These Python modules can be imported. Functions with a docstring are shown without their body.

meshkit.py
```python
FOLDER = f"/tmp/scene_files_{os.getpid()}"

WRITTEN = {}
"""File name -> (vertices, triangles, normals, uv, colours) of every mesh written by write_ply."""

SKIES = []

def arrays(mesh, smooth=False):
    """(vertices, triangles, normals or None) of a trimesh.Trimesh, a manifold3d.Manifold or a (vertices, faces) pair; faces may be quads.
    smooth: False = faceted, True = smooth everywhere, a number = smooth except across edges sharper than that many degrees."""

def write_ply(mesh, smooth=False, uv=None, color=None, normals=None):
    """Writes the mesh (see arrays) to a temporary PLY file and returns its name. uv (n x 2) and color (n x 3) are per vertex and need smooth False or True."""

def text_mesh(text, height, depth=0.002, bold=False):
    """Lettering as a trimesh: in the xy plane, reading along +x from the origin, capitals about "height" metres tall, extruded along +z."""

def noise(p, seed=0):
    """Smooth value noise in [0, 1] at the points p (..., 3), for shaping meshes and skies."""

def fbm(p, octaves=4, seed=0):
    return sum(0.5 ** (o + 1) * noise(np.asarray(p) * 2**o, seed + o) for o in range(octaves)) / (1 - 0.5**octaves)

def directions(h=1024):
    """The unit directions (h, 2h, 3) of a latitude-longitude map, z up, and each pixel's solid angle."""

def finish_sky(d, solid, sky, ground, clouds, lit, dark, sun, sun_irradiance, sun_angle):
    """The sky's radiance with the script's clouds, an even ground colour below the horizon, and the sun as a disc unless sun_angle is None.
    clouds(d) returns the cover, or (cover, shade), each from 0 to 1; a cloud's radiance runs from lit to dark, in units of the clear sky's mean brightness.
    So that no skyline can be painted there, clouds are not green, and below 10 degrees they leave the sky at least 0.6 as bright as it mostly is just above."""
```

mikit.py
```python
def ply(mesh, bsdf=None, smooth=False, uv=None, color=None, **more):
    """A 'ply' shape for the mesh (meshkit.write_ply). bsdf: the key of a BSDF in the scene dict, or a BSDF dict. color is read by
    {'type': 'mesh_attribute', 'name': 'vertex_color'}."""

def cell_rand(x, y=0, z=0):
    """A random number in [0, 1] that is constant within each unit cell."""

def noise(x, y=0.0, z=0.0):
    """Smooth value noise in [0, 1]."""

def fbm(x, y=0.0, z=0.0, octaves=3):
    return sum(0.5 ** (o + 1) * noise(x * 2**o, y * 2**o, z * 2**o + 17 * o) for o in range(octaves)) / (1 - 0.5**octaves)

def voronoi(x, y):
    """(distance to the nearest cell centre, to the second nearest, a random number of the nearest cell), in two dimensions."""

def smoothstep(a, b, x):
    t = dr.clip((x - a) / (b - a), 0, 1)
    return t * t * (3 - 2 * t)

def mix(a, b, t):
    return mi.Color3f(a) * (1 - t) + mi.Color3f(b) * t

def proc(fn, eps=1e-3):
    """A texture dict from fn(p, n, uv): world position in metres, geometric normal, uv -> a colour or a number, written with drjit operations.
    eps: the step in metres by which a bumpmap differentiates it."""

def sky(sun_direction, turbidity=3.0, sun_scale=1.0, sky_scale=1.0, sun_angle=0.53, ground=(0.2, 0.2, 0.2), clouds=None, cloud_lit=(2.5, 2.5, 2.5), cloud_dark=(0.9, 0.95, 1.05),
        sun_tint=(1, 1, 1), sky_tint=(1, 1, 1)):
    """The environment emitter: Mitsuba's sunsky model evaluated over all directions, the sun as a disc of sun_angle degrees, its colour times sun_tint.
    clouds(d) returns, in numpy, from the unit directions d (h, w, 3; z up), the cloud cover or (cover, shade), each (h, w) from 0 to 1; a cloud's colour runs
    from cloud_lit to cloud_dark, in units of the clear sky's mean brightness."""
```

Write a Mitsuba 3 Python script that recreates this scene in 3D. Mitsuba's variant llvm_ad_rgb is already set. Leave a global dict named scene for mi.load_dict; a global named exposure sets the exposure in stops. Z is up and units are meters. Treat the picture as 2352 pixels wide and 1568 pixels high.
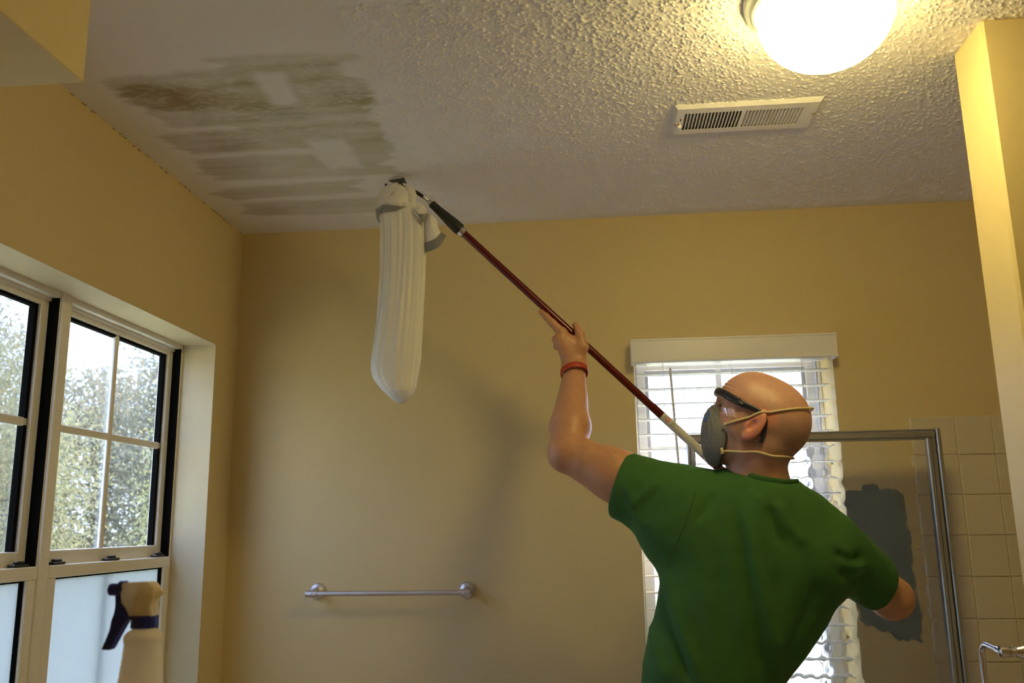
import math, random
import numpy as np, trimesh, manifold3d as m3
import mitsuba as mi, drjit as dr
import shapely.geometry as sg
import mikit, meshkit
from mikit import proc, noise, fbm, smoothstep, mix
T = mi.ScalarTransform4f
scene, labels = {}, {}
rng = np.random.default_rng(7)

# ------------------------------------------------------------------ camera, sky, exposure
CAM = np.array([0, 0, 1.44])
FPX, YAW, PITCH, ROLL = 2015.0, -0.0894, 0.2064, 0.01565
_f = np.array([math.sin(YAW) * math.cos(PITCH), math.cos(YAW) * math.cos(PITCH), math.sin(PITCH)])
_r = np.cross(_f, [0, 0, 1]); _r /= np.linalg.norm(_r)
_d = np.cross(_f, _r)
RIGHT = math.cos(ROLL) * _r + math.sin(ROLL) * _d
DOWN = -math.sin(ROLL) * _r + math.cos(ROLL) * _d
exposure = 0.10
scene['camera'] = {'type': 'thinlens', 'fov': 2 * math.degrees(math.atan(1176 / FPX)), 'fov_axis': 'x', 'near_clip': 0.05, 'far_clip': 200.0,
                   'aperture_radius': 0.0032, 'focus_distance': 2.25,
                   'to_world': T().look_at(origin=CAM.tolist(), target=(CAM + _f).tolist(), up=(-DOWN).tolist())}
SUN = (0.22, 0.50, 0.84)
scene['sky'] = mikit.sky(SUN, turbidity=4.0, sun_scale=12.0, sky_scale=25.0, ground=(0.25, 0.27, 0.2), sky_tint=(1.0, 1.0, 1.0),
                         clouds=lambda d: (0.75 + 0 * d[..., 0], np.clip(0.62 - 0.75 * (d @ (np.array(SUN) / np.linalg.norm(SUN))), 0, 1)), cloud_lit=(1.55, 2.0, 3.1), cloud_dark=(0.66, 0.9, 1.5))
SKY_GAIN = 1.0
LAMP = 30.0
LAMP_RGB = (1.0, 0.80, 0.28)


def at(px, py, Y):
    """The place seen at a pixel of the photograph at depth Y of the room."""
    v = _f * FPX + RIGHT * (px - 1176) + DOWN * (py - 784)
    return CAM + v * (Y / v[1])


# ------------------------------------------------------------------ materials
def P(rgb, rough=0.5, **k):
    return {'type': 'twosided', 'bsdf': {'type': 'principled', 'base_color': rgb if isinstance(rgb, dict) else {'type': 'rgb', 'value': list(rgb)}, 'roughness': rough, **k}}


def mat(name, d):
    scene['mat_' + name] = d
    return 'mat_' + name


M_WALL = mat('wall_paint', P((0.66, 0.53, 0.28), 0.55, specular=0.3))
M_WHITE = mat('white_paint', P((0.80, 0.78, 0.84), 0.35, specular=0.4))
M_REVEAL = mat('reveal_paint', P((0.62, 0.53, 0.36), 0.5, specular=0.3))
M_VINYL = mat('window_vinyl', P((0.86, 0.84, 0.81), 0.4))
M_VINYL2 = mat('window_vinyl_white', P((0.90, 0.89, 0.88), 0.4))
M_GASKET = mat('black_gasket', P((0.003, 0.003, 0.003), 0.9, specular=0.08))
M_CEIL = mat('ceiling', {'type': 'twosided', 'bsdf': {'type': 'diffuse', 'reflectance': {'type': 'mesh_attribute', 'name': 'vertex_color'}}})
M_FLOOR = mat('floor_tile', P((0.80, 0.80, 0.82), 0.4))
M_TILE = mat('wall_tile', P((0.66, 0.585, 0.45), 0.22, specular=0.5))
M_TILE2 = mat('wall_tile_warm', P((0.64, 0.565, 0.43), 0.24, specular=0.5))
M_GROUT = mat('grout', P((0.56, 0.49, 0.37), 0.9))
M_CHROME = mat('chrome', {'type': 'twosided', 'bsdf': {'type': 'roughconductor', 'material': 'Cr', 'alpha': 0.06, 'distribution': 'ggx'}})
M_NICKEL = mat('brushed_nickel', {'type': 'twosided', 'bsdf': {'type': 'roughconductor', 'material': 'Cr', 'alpha': 0.22, 'distribution': 'ggx'}})
M_ALU = mat('satin_aluminium', P((0.52, 0.53, 0.55), 0.28, metallic=0.95))
M_PANE = mat('window_glass', {'type': 'thindielectric', 'int_ior': 1.5})
M_FROST = mat('frosted_glass', {'type': 'principledthin', 'base_color': {'type': 'rgb', 'value': [0.27, 0.29, 0.29]}, 'roughness': 0.4, 'diff_trans': 1.5, 'spec_trans': 0.0, 'eta': 1.5})
M_SHOWER = mat('shower_glass', {'type': 'dielectric', 'int_ior': 1.5})
M_SCREEN = mat('screen_mesh', P((0.35, 0.36, 0.35), 0.8))
M_BLACKMETAL = mat('black_metal', P((0.012, 0.012, 0.012), 0.35))
M_SLAT = mat('slat_vinyl', {'type': 'blendbsdf', 'weight': 0.75, 'a': P((0.9, 0.9, 0.9), 0.35, specular=0.4),
    'b': {'type': 'principledthin', 'base_color': {'type': 'rgb', 'value': [0.94, 0.94, 0.94]}, 'roughness': 0.5, 'diff_trans': 1.3, 'eta': 1.4}})
M_GREYGASKET = mat('grey_gasket', P((0.42, 0.43, 0.48), 0.6))
M_STEEL = mat('blade_steel', P((0.10, 0.10, 0.09), 0.35, metallic=0.8))


def ply(mesh, m, smooth=False, **k):
    return mikit.ply(mesh, m, smooth, **k)


def obj(key, mesh, m, smooth=False, **k):
    scene[key] = ply(mesh, m, smooth, **k)
    return key


def lab(key, label=None, category=None, group=None, kind=None):
    d = labels.setdefault(key, {})
    for a, b in (('label', label), ('category', category), ('group', group), ('kind', kind)):
        if b:
            d[a] = b


def num(base, i):
    return base if i == 0 else f'{base}_{i:03d}'


# ------------------------------------------------------------------ mesh helpers
def box(x0, x1, y0, y1, z0, z1):
    b = trimesh.creation.box((abs(x1 - x0), abs(y1 - y0), abs(z1 - z0)))
    b.apply_translation(((x0 + x1) / 2, (y0 + y1) / 2, (z0 + z1) / 2))
    return b


def cat(*ms):
    return trimesh.util.concatenate([m for m in ms])


def rbox(x0, x1, y0, y1, z0, z1, r=0.003):
    """A box with chamfered edges."""
    lo, hi = np.array([x0, y0, z0]), np.array([x1, y1, z1])
    r = min(r, *((hi - lo) * 0.45))
    pts = []
    for a in range(3):
        l, h = lo + r, hi - r
        l[a], h[a] = lo[a], hi[a]
        for i in range(8):
            pts.append([h[k] if i >> k & 1 else l[k] for k in range(3)])
    return trimesh.PointCloud(pts).convex_hull


def mbox(x0, x1, y0, y1, z0, z1):
    return m3.Manifold.cube([x1 - x0, y1 - y0, z1 - z0]).translate([x0, y0, z0])


def basis(d):
    d = np.asarray(d, float) / np.linalg.norm(d)
    a = np.cross(d, [0, 0, 1] if abs(d[2]) < 0.9 else [1, 0, 0]); a /= np.linalg.norm(a)
    return d, a, np.cross(d, a)


def lathe(prof, origin, axis, n=40, cap=True):
    """prof: [(t along axis, radius)], revolved about the axis through origin."""
    d, a, b = basis(axis)
    th = np.arange(n) * 2 * np.pi / n
    ring = np.cos(th)[:, None] * a + np.sin(th)[:, None] * b
    v = np.concatenate([np.asarray(origin) + d * t + ring * max(r, 1e-5) for t, r in prof])
    f = []
    for k in range(len(prof) - 1):
        for i in range(n):
            j = (i + 1) % n
            f += [[k * n + i, k * n + j, (k + 1) * n + j], [k * n + i, (k + 1) * n + j, (k + 1) * n + i]]
    if cap:
        for k, s in ((0, -1), (len(prof) - 1, 1)):
            c = len(v); v = np.vstack([v, np.asarray(origin) + d * prof[k][0]])
            for i in range(n):
                j = (i + 1) % n
                f.append([c, k * n + i, k * n + j] if s > 0 else [c, k * n + j, k * n + i])
    m = trimesh.Trimesh(v, f, process=False)
    m.fix_normals()
    return m


def tube(path, r, n=12, closed=False, scale=None, up=None):
    """A tube along a polyline; r a number or one per point; scale: (s1, s2) flattening in the frame's two directions."""
    p = np.asarray(path, float); N = len(p)
    r = np.broadcast_to(np.asarray(r, float), (N,))
    t = np.gradient(p, axis=0)
    if closed:
        t = np.roll(p, -1, 0) - np.roll(p, 1, 0)
    t /= np.linalg.norm(t, axis=1, keepdims=True)
    u = np.asarray(up if up is not None else basis(t[0])[1], float)
    th = np.arange(n) * 2 * np.pi / n
    s = scale or (1, 1)
    v = []
    for i in range(N):
        if up is not None:
            u = np.asarray(up, float)
        u = u - t[i] * (u @ t[i]); u /= np.linalg.norm(u)
        w = np.cross(t[i], u)
        v.append(p[i] + r[i] * (np.cos(th)[:, None] * u * s[0] + np.sin(th)[:, None] * w * s[1]))
    v = np.vstack(v); f = []
    for k in range(N if closed else N - 1):
        k2 = (k + 1) % N
        for i in range(n):
            j = (i + 1) % n
            f += [[k * n + i, k * n + j, k2 * n + j], [k * n + i, k2 * n + j, k2 * n + i]]
    if not closed:
        for k in (0, N - 1):
            c = len(v); v = np.vstack([v, p[k]])
            for i in range(n):
                f.append([c, k * n + i, k * n + (i + 1) % n])
    m = trimesh.Trimesh(v, f, process=False)
    m.fix_normals()
    return m


def catmull(pts, n=8):
    p = np.asarray(pts, float); p = np.vstack([2 * p[0] - p[1], p, 2 * p[-1] - p[-2]])
    out = []
    for i in range(1, len(p) - 2):
        for t in np.linspace(0, 1, n, endpoint=False):
            out.append(0.5 * (2 * p[i] + (p[i + 1] - p[i - 1]) * t + (2 * p[i - 1] - 5 * p[i] + 4 * p[i + 1] - p[i + 2]) * t * t + (-p[i - 1] + 3 * p[i] - 3 * p[i + 1] + p[i + 2]) * t ** 3))
    out.append(p[-2])
    return np.array(out)


def grid_mesh(V):
    """A mesh from a grid (a, b, 3) of points."""
    a, b = V.shape[:2]
    i = np.arange(a * b).reshape(a, b)
    q = np.stack([i[:-1, :-1], i[1:, :-1], i[1:, 1:], i[:-1, 1:]], -1).reshape(-1, 4)
    return trimesh.Trimesh(V.reshape(-1, 3), np.vstack([q[:, [0, 1, 2]], q[:, [0, 2, 3]]]), process=False)


# ------------------------------------------------------------------ signed distance fields -> smooth bodies
class Field:
    """A distance field on a grid of uneven steps; shapes are blended in one after the other; mesh() extracts its surface."""

    def __init__(self, xs, ys, zs):
        self.ax = [np.asarray(a, np.float32) for a in (xs, ys, zs)]
        self.v = np.full([len(a) for a in self.ax], 9.0, np.float32)

    def _block(self, lo, hi):
        s = tuple(slice(max(np.searchsorted(a, l) - 1, 0), np.searchsorted(a, h) + 1) for a, l, h in zip(self.ax, lo, hi))
        return s, [a[c].reshape([-1 if i == k else 1 for i in range(3)]) for k, (a, c) in enumerate(zip(self.ax, s))]

    def add(self, shape, k=0.01):
        fn, lo, hi = shape
        s, p = self._block(lo - k - 0.012, hi + k + 0.012)
        if self.v[s].size:
            a, d = self.v[s], fn(p).astype(np.float32)
            h = np.maximum(k - np.abs(a - d), 0) / k
            self.v[s] = np.minimum(a, d) - h * h * k / 4

    def cut(self, shape, k=0.004):
        fn, lo, hi = shape
        s, p = self._block(lo - k - 0.012, hi + k + 0.012)
        if self.v[s].size:
            a, d = self.v[s], -fn(p).astype(np.float32)
            h = np.maximum(k - np.abs(a - d), 0) / k
            self.v[s] = np.maximum(a, d) + h * h * k / 4

    def mesh(self):
        v = self.v
        neg = v < 0
        c = np.zeros([n - 1 for n in v.shape], np.int8)
        for i in np.ndindex(2, 2, 2):
            c += neg[tuple(slice(o, n - 1 + o) for o, n in zip(i, v.shape))]
        act = (c > 0) & (c < 8)
        idx = np.full(c.shape, -1, np.int32)
        cells = np.argwhere(act)
        idx[act] = np.arange(len(cells))
        acc = np.zeros((len(cells), 3)); cnt = np.zeros(len(cells))
        for a in range(3):
            o1, o2 = [(1, 2), (0, 2), (0, 1)][a]
            for e1, e2 in np.ndindex(2, 2):
                p = cells.copy(); p[:, o1] += e1; p[:, o2] += e2
                q = p.copy(); q[:, a] += 1
                va, vb = v[tuple(p.T)], v[tuple(q.T)]
                on = (va < 0) != (vb < 0)
                t = np.where(on, va / np.where(on, va - vb, 1), 0)
                pos = np.stack([self.ax[k][p[:, k]].astype(float) for k in range(3)], 1)
                pos[:, a] += t * (self.ax[a][q[:, a]] - self.ax[a][p[:, a]])
                acc[on] += pos[on]; cnt[on] += 1
        V = acc / np.maximum(cnt, 1)[:, None]
        F = []
        for a in range(3):
            o1, o2 = [(1, 2), (2, 0), (0, 1)][a]
            sl = [slice(None)] * 3; sl[a] = slice(0, -1)
            sh = [slice(None)] * 3; sh[a] = slice(1, None)
            cross = neg[tuple(sl)] != neg[tuple(sh)]
            e = np.argwhere(cross)
            e = e[(e[:, o1] > 0) & (e[:, o2] > 0) & (e[:, o1] < v.shape[o1] - 1) & (e[:, o2] < v.shape[o2] - 1)]
            inside = neg[tuple(e.T)]

            def cell(d1, d2):
                q = e.copy(); q[:, o1] -= d1; q[:, o2] -= d2
                return idx[tuple(q.T)]
            quad = np.stack([cell(1, 1), cell(0, 1), cell(0, 0), cell(1, 0)], 1)
            quad[~inside] = quad[~inside][:, ::-1]
            F.append(quad)
        F = np.vstack(F)
        return trimesh.Trimesh(V, np.vstack([F[:, [0, 1, 2]], F[:, [0, 2, 3]]]), process=False)


def cone(a, b, ra, rb=None):
    """A capsule from a to b whose radius runs from ra to rb."""
    a, b, rb = np.asarray(a, float), np.asarray(b, float), ra if rb is None else rb
    ab = b - a; L = max(ab @ ab, 1e-12)

    def fn(p):
        h = np.clip(sum((p[k] - a[k]) * ab[k] for k in range(3)) / L, 0, 1)
        return np.sqrt(sum((p[k] - a[k] - ab[k] * h) ** 2 for k in range(3))) - (ra + (rb - ra) * h)
    return fn, np.minimum(a - ra, b - rb), np.maximum(a + ra, b + rb)


def ell(c, r, R=None):
    """An ellipsoid with radii r along the rows of R (the world's axes when left out)."""
    c, r = np.asarray(c, float), np.asarray(r, float)
    R = np.eye(3) if R is None else np.asarray(R, float)

    def fn(p):
        q = [sum((p[k] - c[k]) * R[i, k] for k in range(3)) for i in range(3)]
        k0 = np.sqrt(sum((q[i] / r[i]) ** 2 for i in range(3)))
        k1 = np.sqrt(sum((q[i] / r[i] ** 2) ** 2 for i in range(3)))
        return k0 * (k0 - 1) / np.maximum(k1, 1e-6)
    e = np.sqrt(((R * r[:, None]) ** 2).sum(0))
    return fn, c - e, c + e


def slab(c, n, half=1.0, lo=None, hi=None):
    """The half space on the side of n from c, within lo..hi."""
    c, n = np.asarray(c, float), np.asarray(n, float) / np.linalg.norm(n)
    return (lambda p: -sum((p[k] - c[k]) * n[k] for k in range(3)) + 0 * p[0] * p[1] * p[2]), np.asarray(lo, float), np.asarray(hi, float)


def taubin(m, iterations=4, lam=0.5, mu=0.52):
    """Smooths a mesh in place without shrinking it."""
    from scipy.sparse import coo_matrix
    e = np.array(m.edges_unique); n = len(m.vertices)
    i, j = np.concatenate([e[:, 0], e[:, 1]]), np.concatenate([e[:, 1], e[:, 0]])
    A = coo_matrix((np.ones(len(i)), (i, j)), shape=(n, n)).tocsr()
    deg = np.maximum(np.asarray(A.sum(1)), 1)
    v = np.array(m.vertices)
    for _ in range(iterations):
        v = v + lam * (A @ v / deg - v)
        v = v - mu * (A @ v / deg - v)
    m.vertices = v


def axis(lo, hi, spans, fine, coarse):
    """Grid places from lo to hi: 'fine' steps within the spans, 'coarse' elsewhere."""
    out = [lo]
    while out[-1] < hi:
        s = fine if any(a <= out[-1] <= b for a, b in spans) else coarse
        out.append(out[-1] + s)
    return np.array(out)


# ------------------------------------------------------------------ the room
XL, YB, ZC, XR, YF = -1.18, 2.80, 2.44, 1.66, -1.35
STRUCT = lambda k, l: lab(k, l, None, None, 'structure')


def struct(key, mesh, m, label=None, smooth=False):
    obj(key, mesh, m, smooth)
    STRUCT(key, label)


struct('floor', box(XL - 0.3, XR + 0.3, YF - 0.2, YB + 0.3, -0.1, 0), M_FLOOR, 'light bathroom floor')
struct('wall_left', mbox(XL - 0.184, XL, YF - 0.2, YB + 0.25, 0, ZC) - mbox(XL - 1, XL + 1, 1.34, 2.634, 0.70, 2.018), M_WALL, 'mustard yellow wall with the recessed pair of white windows')
struct('wall_back', mbox(XL, XR + 0.2, YB, YB + 0.226, 0, ZC) - mbox(0.14, 0.762, YB - 1, YB + 1, 0.70, 1.985), M_WALL, 'mustard yellow back wall behind the towel bar and blinds')
struct('wall_right', box(XR, XR + 0.2, YF, YB, 0, ZC), M_WALL, 'yellow wall on the right')
struct('wall_front', box(XL, XR + 0.2, YF - 0.2, YF, 0, ZC), M_WALL, 'yellow wall behind the camera')
struct('wall_partition', rbox(0.82, XR, 1.706, 1.846, 0, ZC, 0.006), M_WALL, 'yellow stub wall at the right edge lit by the ceiling lamp')
struct('wall_soffit', rbox(XL, -0.787, -0.6, 1.215, 2.14, ZC, 0.0015), M_WALL, 'yellow boxed soffit in the upper left corner')

# the ceiling: popcorn on the right, scraped bare and stained on the left, one displaced sheet
VX0, VX1, VY0, VY1 = 0.236, 0.576, 2.018, 2.155          # opening of the air register


def band(y, a, b, s=0.008):
    return np.clip((y - a) / s + 0.5, 0, 1) * np.clip((b - y) / s + 0.5, 0, 1)


def ceiling_sheet():
    st = 0.0024
    xs, ys = np.append(np.arange(XL, -0.6, 0.005), np.arange(-0.6, 1.46, st)), np.append(np.arange(1.12, YB, st), YB)
    X, Y = np.meshgrid(xs, ys, indexing='ij')
    p3 = lambda fx, fy, o=0: np.stack([X * fx, Y * fy, 0 * X + o], -1)
    n_edge = meshkit.fbm(p3(9, 40), 3, 5) - 0.5
    n_soft = meshkit.fbm(p3(14, 14), 3, 9) - 0.5
    edge = np.interp(Y, [1.1, 1.5, 1.66, 1.70, 1.72, 1.78, 1.80, 1.92, 1.95, 2.2, 2.22, 2.27, 2.29, 2.34, 2.36, 2.44, 2.46, 2.8],
                     [-0.44, -0.47, -0.49, -0.46, -0.52, -0.53, -0.48, -0.49, -0.52, -0.50, -0.46, -0.45, -0.50, -0.50, -0.55, -0.55, -0.56, -0.57])
    pop = np.clip((X - edge - 0.05 * n_edge) / 0.02 + 0.5, 0, 1)
    g = 0.6 * meshkit.noise(p3(225, 225, 3.3), 1) + 0.4 * meshkit.noise(p3(380, 380, 7.7), 2)
    g = np.clip((g - 0.50) / 0.27, 0, 1); g = g * g * (3 - 2 * g)
    fade = np.clip((YB - Y) / 0.05, 0.15, 1) * np.clip((1.46 - X) / 0.03, 0.0, 1)
    z = ZC - 0.0030 * g * pop * fade - (1 - pop) * 0.0004 * meshkit.noise(p3(60, 20), 4)
    # marks of the scraping: strokes along x, each with its own soft ends
    yy = Y + 0.035 * n_soft * 0.5 + 0.012 * (meshkit.noise(p3(10, 30, 1), 12) - 0.5)
    xx = X + 0.09 * n_edge
    rows = [(1.668, 1.725, -0.80, -0.48, 0.42, 0), (1.715, 1.80, -1.08, -0.53, 0.62, 1), (1.77, 1.905, -1.07, -0.485, 0.80, 2), (1.87, 1.975, -1.05, -0.50, 0.74, 3),
            (1.955, 2.03, -0.88, -0.515, 0.42, 4), (2.005, 2.14, -1.09, -0.50, 0.62, 5), (2.095, 2.205, -0.72, -0.465, 0.66, 9), (2.18, 2.34, -1.10, -0.55, 0.55, 6), (2.375, 2.475, -1.12, -0.68, 0.52, 7), (2.52, 2.645, -1.095, -0.60, 0.54, 8)]
    dirt = 0 * X
    for a, b, x0, x1, s, i in rows:
        q = meshkit.fbm(p3(5, 55, i * 3.1), 4, 20 + i)
        sk = 0.05 * (X + 0.8) * (1 if i % 2 else -0.6)     # every stroke lies a little askew
        d = s * band(yy + sk, a, b, 0.024) * band(xx - 0.35 * np.abs(yy - (a + b) / 2), x0, x1, 0.026) * (0.80 + 0.38 * q)
        dirt = 1 - (1 - dirt) * (1 - 0.85 * np.clip(d, 0, 1))
    blot = meshkit.fbm(p3(8, 13, 5), 4, 41)
    dirt *= np.clip(0.42 + 1.35 * blot, 0.2, 1.2)
    speck = meshkit.fbm(p3(80, 130, 2), 3, 31)
    dirt *= 1 - 0.34 * np.clip((speck - 0.52) * 5, 0, 1) * np.clip((2.15 - Y) / 0.1, 0, 1)
    streak = meshkit.fbm(p3(4, 42, 8), 3, 47)
    dirt *= 1 - np.where(Y < 2.17, 0.22, 0.12) * np.clip((streak - 0.52) * 5, 0, 1)
    for a, b, x0, x1 in ((1.735, 1.905, -0.738, -0.664), (2.10, 2.285, -0.725, -0.62)):        # bands of joint compound
        dirt *= 1 - 0.95 * band(Y + 0.05 * n_soft, a, b, 0.03) * band(X + 0.035 * n_soft, x0, x1, 0.022)
    dirt = np.clip(dirt, 0, 1) * (1 - 0.9 * pop)
    brown = 0 * X
    for x, y, rx, ry, s in ((-0.93, 1.83, 0.09, 0.07, 1), (-1.0, 1.79, 0.08, 0.05, 0.6), (-0.96, 2.02, 0.05, 0.03, 1.2), (-0.93, 2.09, 0.07, 0.05, 1), (-1.0, 2.24, 0.08, 0.06, 0.6), (-1.0, 2.58, 0.12, 0.05, 0.6), (-1.0, 2.43, 0.1, 0.04, 0.5)):
        brown = np.maximum(brown, s * np.exp(-((X - x) / rx) ** 2 - ((Y - y) / ry) ** 2))
    dark = np.maximum(0.9 * np.exp(-((X + 0.72) / 0.06) ** 2 - ((Y - 1.94) / 0.03) ** 2), 0.7 * np.exp(-((X + 0.57) / 0.07) ** 2 - ((Y - 1.85) / 0.05) ** 2))
    col = np.array([0.84, 0.81, 0.82]) * np.ones(X.shape + (1,))
    col = col * (1 - (1 - pop)[..., None] * np.array([0.03, 0.03, 0.05]))
    olive, bro, dk = np.array([0.375, 0.345, 0.225]), np.array([0.30, 0.215, 0.115]), np.array([0.23, 0.205, 0.115])
    tone = olive + (bro - olive) * np.clip(brown, 0, 1)[..., None]
    tone = tone + (dk - tone) * np.clip(dark, 0, 1)[..., None]
    dirt = np.clip(dirt + 0.25 * np.clip(brown, 0, 1) * dirt, 0, 1)
    col = col + (tone - col) * dirt[..., None]
    m = grid_mesh(np.stack([X, Y, z], -1))
    c = np.array(m.vertices)[m.faces].mean(1)
    hole = (c[:, 0] > VX0) & (c[:, 0] < VX1) & (c[:, 1] > VY0) & (c[:, 1] < VY1)
    keep = m.faces[~hole][:, ::-1]
    return trimesh.Trimesh(m.vertices, keep, process=False), col.reshape(-1, 3), ys[0]


cm, cc, cy0 = ceiling_sheet()
rest = [grid_mesh(np.array([[[x0, y0, ZC], [x0, y1, ZC]], [[x1, y0, ZC], [x1, y1, ZC]]])) for x0, x1, y0, y1 in ((XL, XR, YF, cy0), (1.455, XR, cy0, YB))]
roof = box(XL - 0.25, XR + 0.2, YF - 0.2, YB + 0.25, ZC + 0.14, ZC + 0.2)
both = cat(cm, *rest, roof)
obj('ceiling', both, M_CEIL, True, color=np.vstack([cc, np.tile([0.84, 0.81, 0.82], (len(both.vertices) - len(cc), 1))]))
STRUCT('ceiling', 'popcorn ceiling scraped bare and stained on the left')

# torn edge of the old texture along the left wall
tear = []
y = 1.76
while y < 2.79:
    L = rng.uniform(0.004, 0.016)
    if rng.random() < 0.55:
        b = trimesh.creation.icosphere(1, 1.0); b.apply_scale((rng.uniform(0.0008, 0.0016), L / 2, rng.uniform(0.0008, 0.0026)))
        b.apply_translation((XL + 0.001, y, ZC - rng.uniform(0.001, 0.005))); tear.append(b)
    y += L * rng.uniform(0.6, 1.6)
obj('wall_left__torn_edge', cat(*tear), mat('torn_paper', P((0.30, 0.23, 0.12), 0.9)))
lab('wall_left__torn_edge', 'ragged brown edge left where the ceiling texture was scraped away', kind='stuff')

# wall tiles of the shower corner
px_, pz_, gap = 0.108, 0.1195, 0.0022
tl = [rbox(0, px_ - gap, 0, 0.008, 0, pz_ - gap, 0.0018), rbox(-0.026, px_ - gap, 0, 0.008, 0, pz_ - gap, 0.0035)]
tp = [[ply(t, m) for m in (M_TILE, M_TILE2)] for t in tl]
k = 0
for i in range(5):
    for j in range(11):
        x, z = 0.999 + i * px_, 1.749 - (j + 1) * pz_
        key = num('wall_back__tile', k); k += 1
        r = rng.random(2)
        scene[key] = {**tp[0 if i else 1][int(r[0] < 0.4)], 'to_world': T().translate([x, YB - 0.0075 - 0.0006 * r[1], z])}
obj('wall_back__grout', box(0.976, 1.535, YB - 0.0035, YB, 0.44, 1.7465), M_GROUT)
lab('wall_back__tile', 'square off-white glazed wall tile')
k = 0
tile_r = ply(rbox(-0.008, 0, 0, px_ - gap, 0, pz_ - gap, 0.0018), M_TILE)
# painted test patch behind the shower door
pts = []
def rag(a, b, n, amp, seed):
    r = np.random.default_rng(seed); a, b = np.array(a), np.array(b); t = np.linspace(0, 1, n)
    nrm = np.array([-(b - a)[1], (b - a)[0]]) / np.linalg.norm(b - a)
    w = np.convolve(r.normal(0, 1, n + 4), np.ones(3) / 3, 'same')[2:-2]
    return list(a + (b - a) * t[:, None] + nrm * (amp * w)[:, None])
pts = rag((0.772, 1.53), (0.812, 1.525), 6, 0.006, 1) + rag((0.818, 1.548), (0.86, 1.54), 6, 0.005, 2) + rag((0.865, 1.528), (0.915, 1.53), 6, 0.006, 9)
pts += rag((0.937, 1.51), (0.947, 1.14), 22, 0.003, 3) + rag((0.945, 1.09), (0.88, 1.085), 7, 0.010, 4) + rag((0.85, 1.115), (0.79, 1.135), 7, 0.008, 5) + rag((0.770, 1.15), (0.764, 1.52), 18, 0.003, 6)
pg = sg.Polygon(pts).buffer(0.002).buffer(-0.002)
pm = trimesh.creation.extrude_polygon(pg if pg.geom_type == 'Polygon' else max(pg.geoms, key=lambda g: g.area), 0.0006, engine='earcut')
pm.apply_transform(np.array([[1, 0, 0, 0], [0, 0, -1, YB], [0, 1, 0, 0], [0, 0, 0, 1.0]]))
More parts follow.
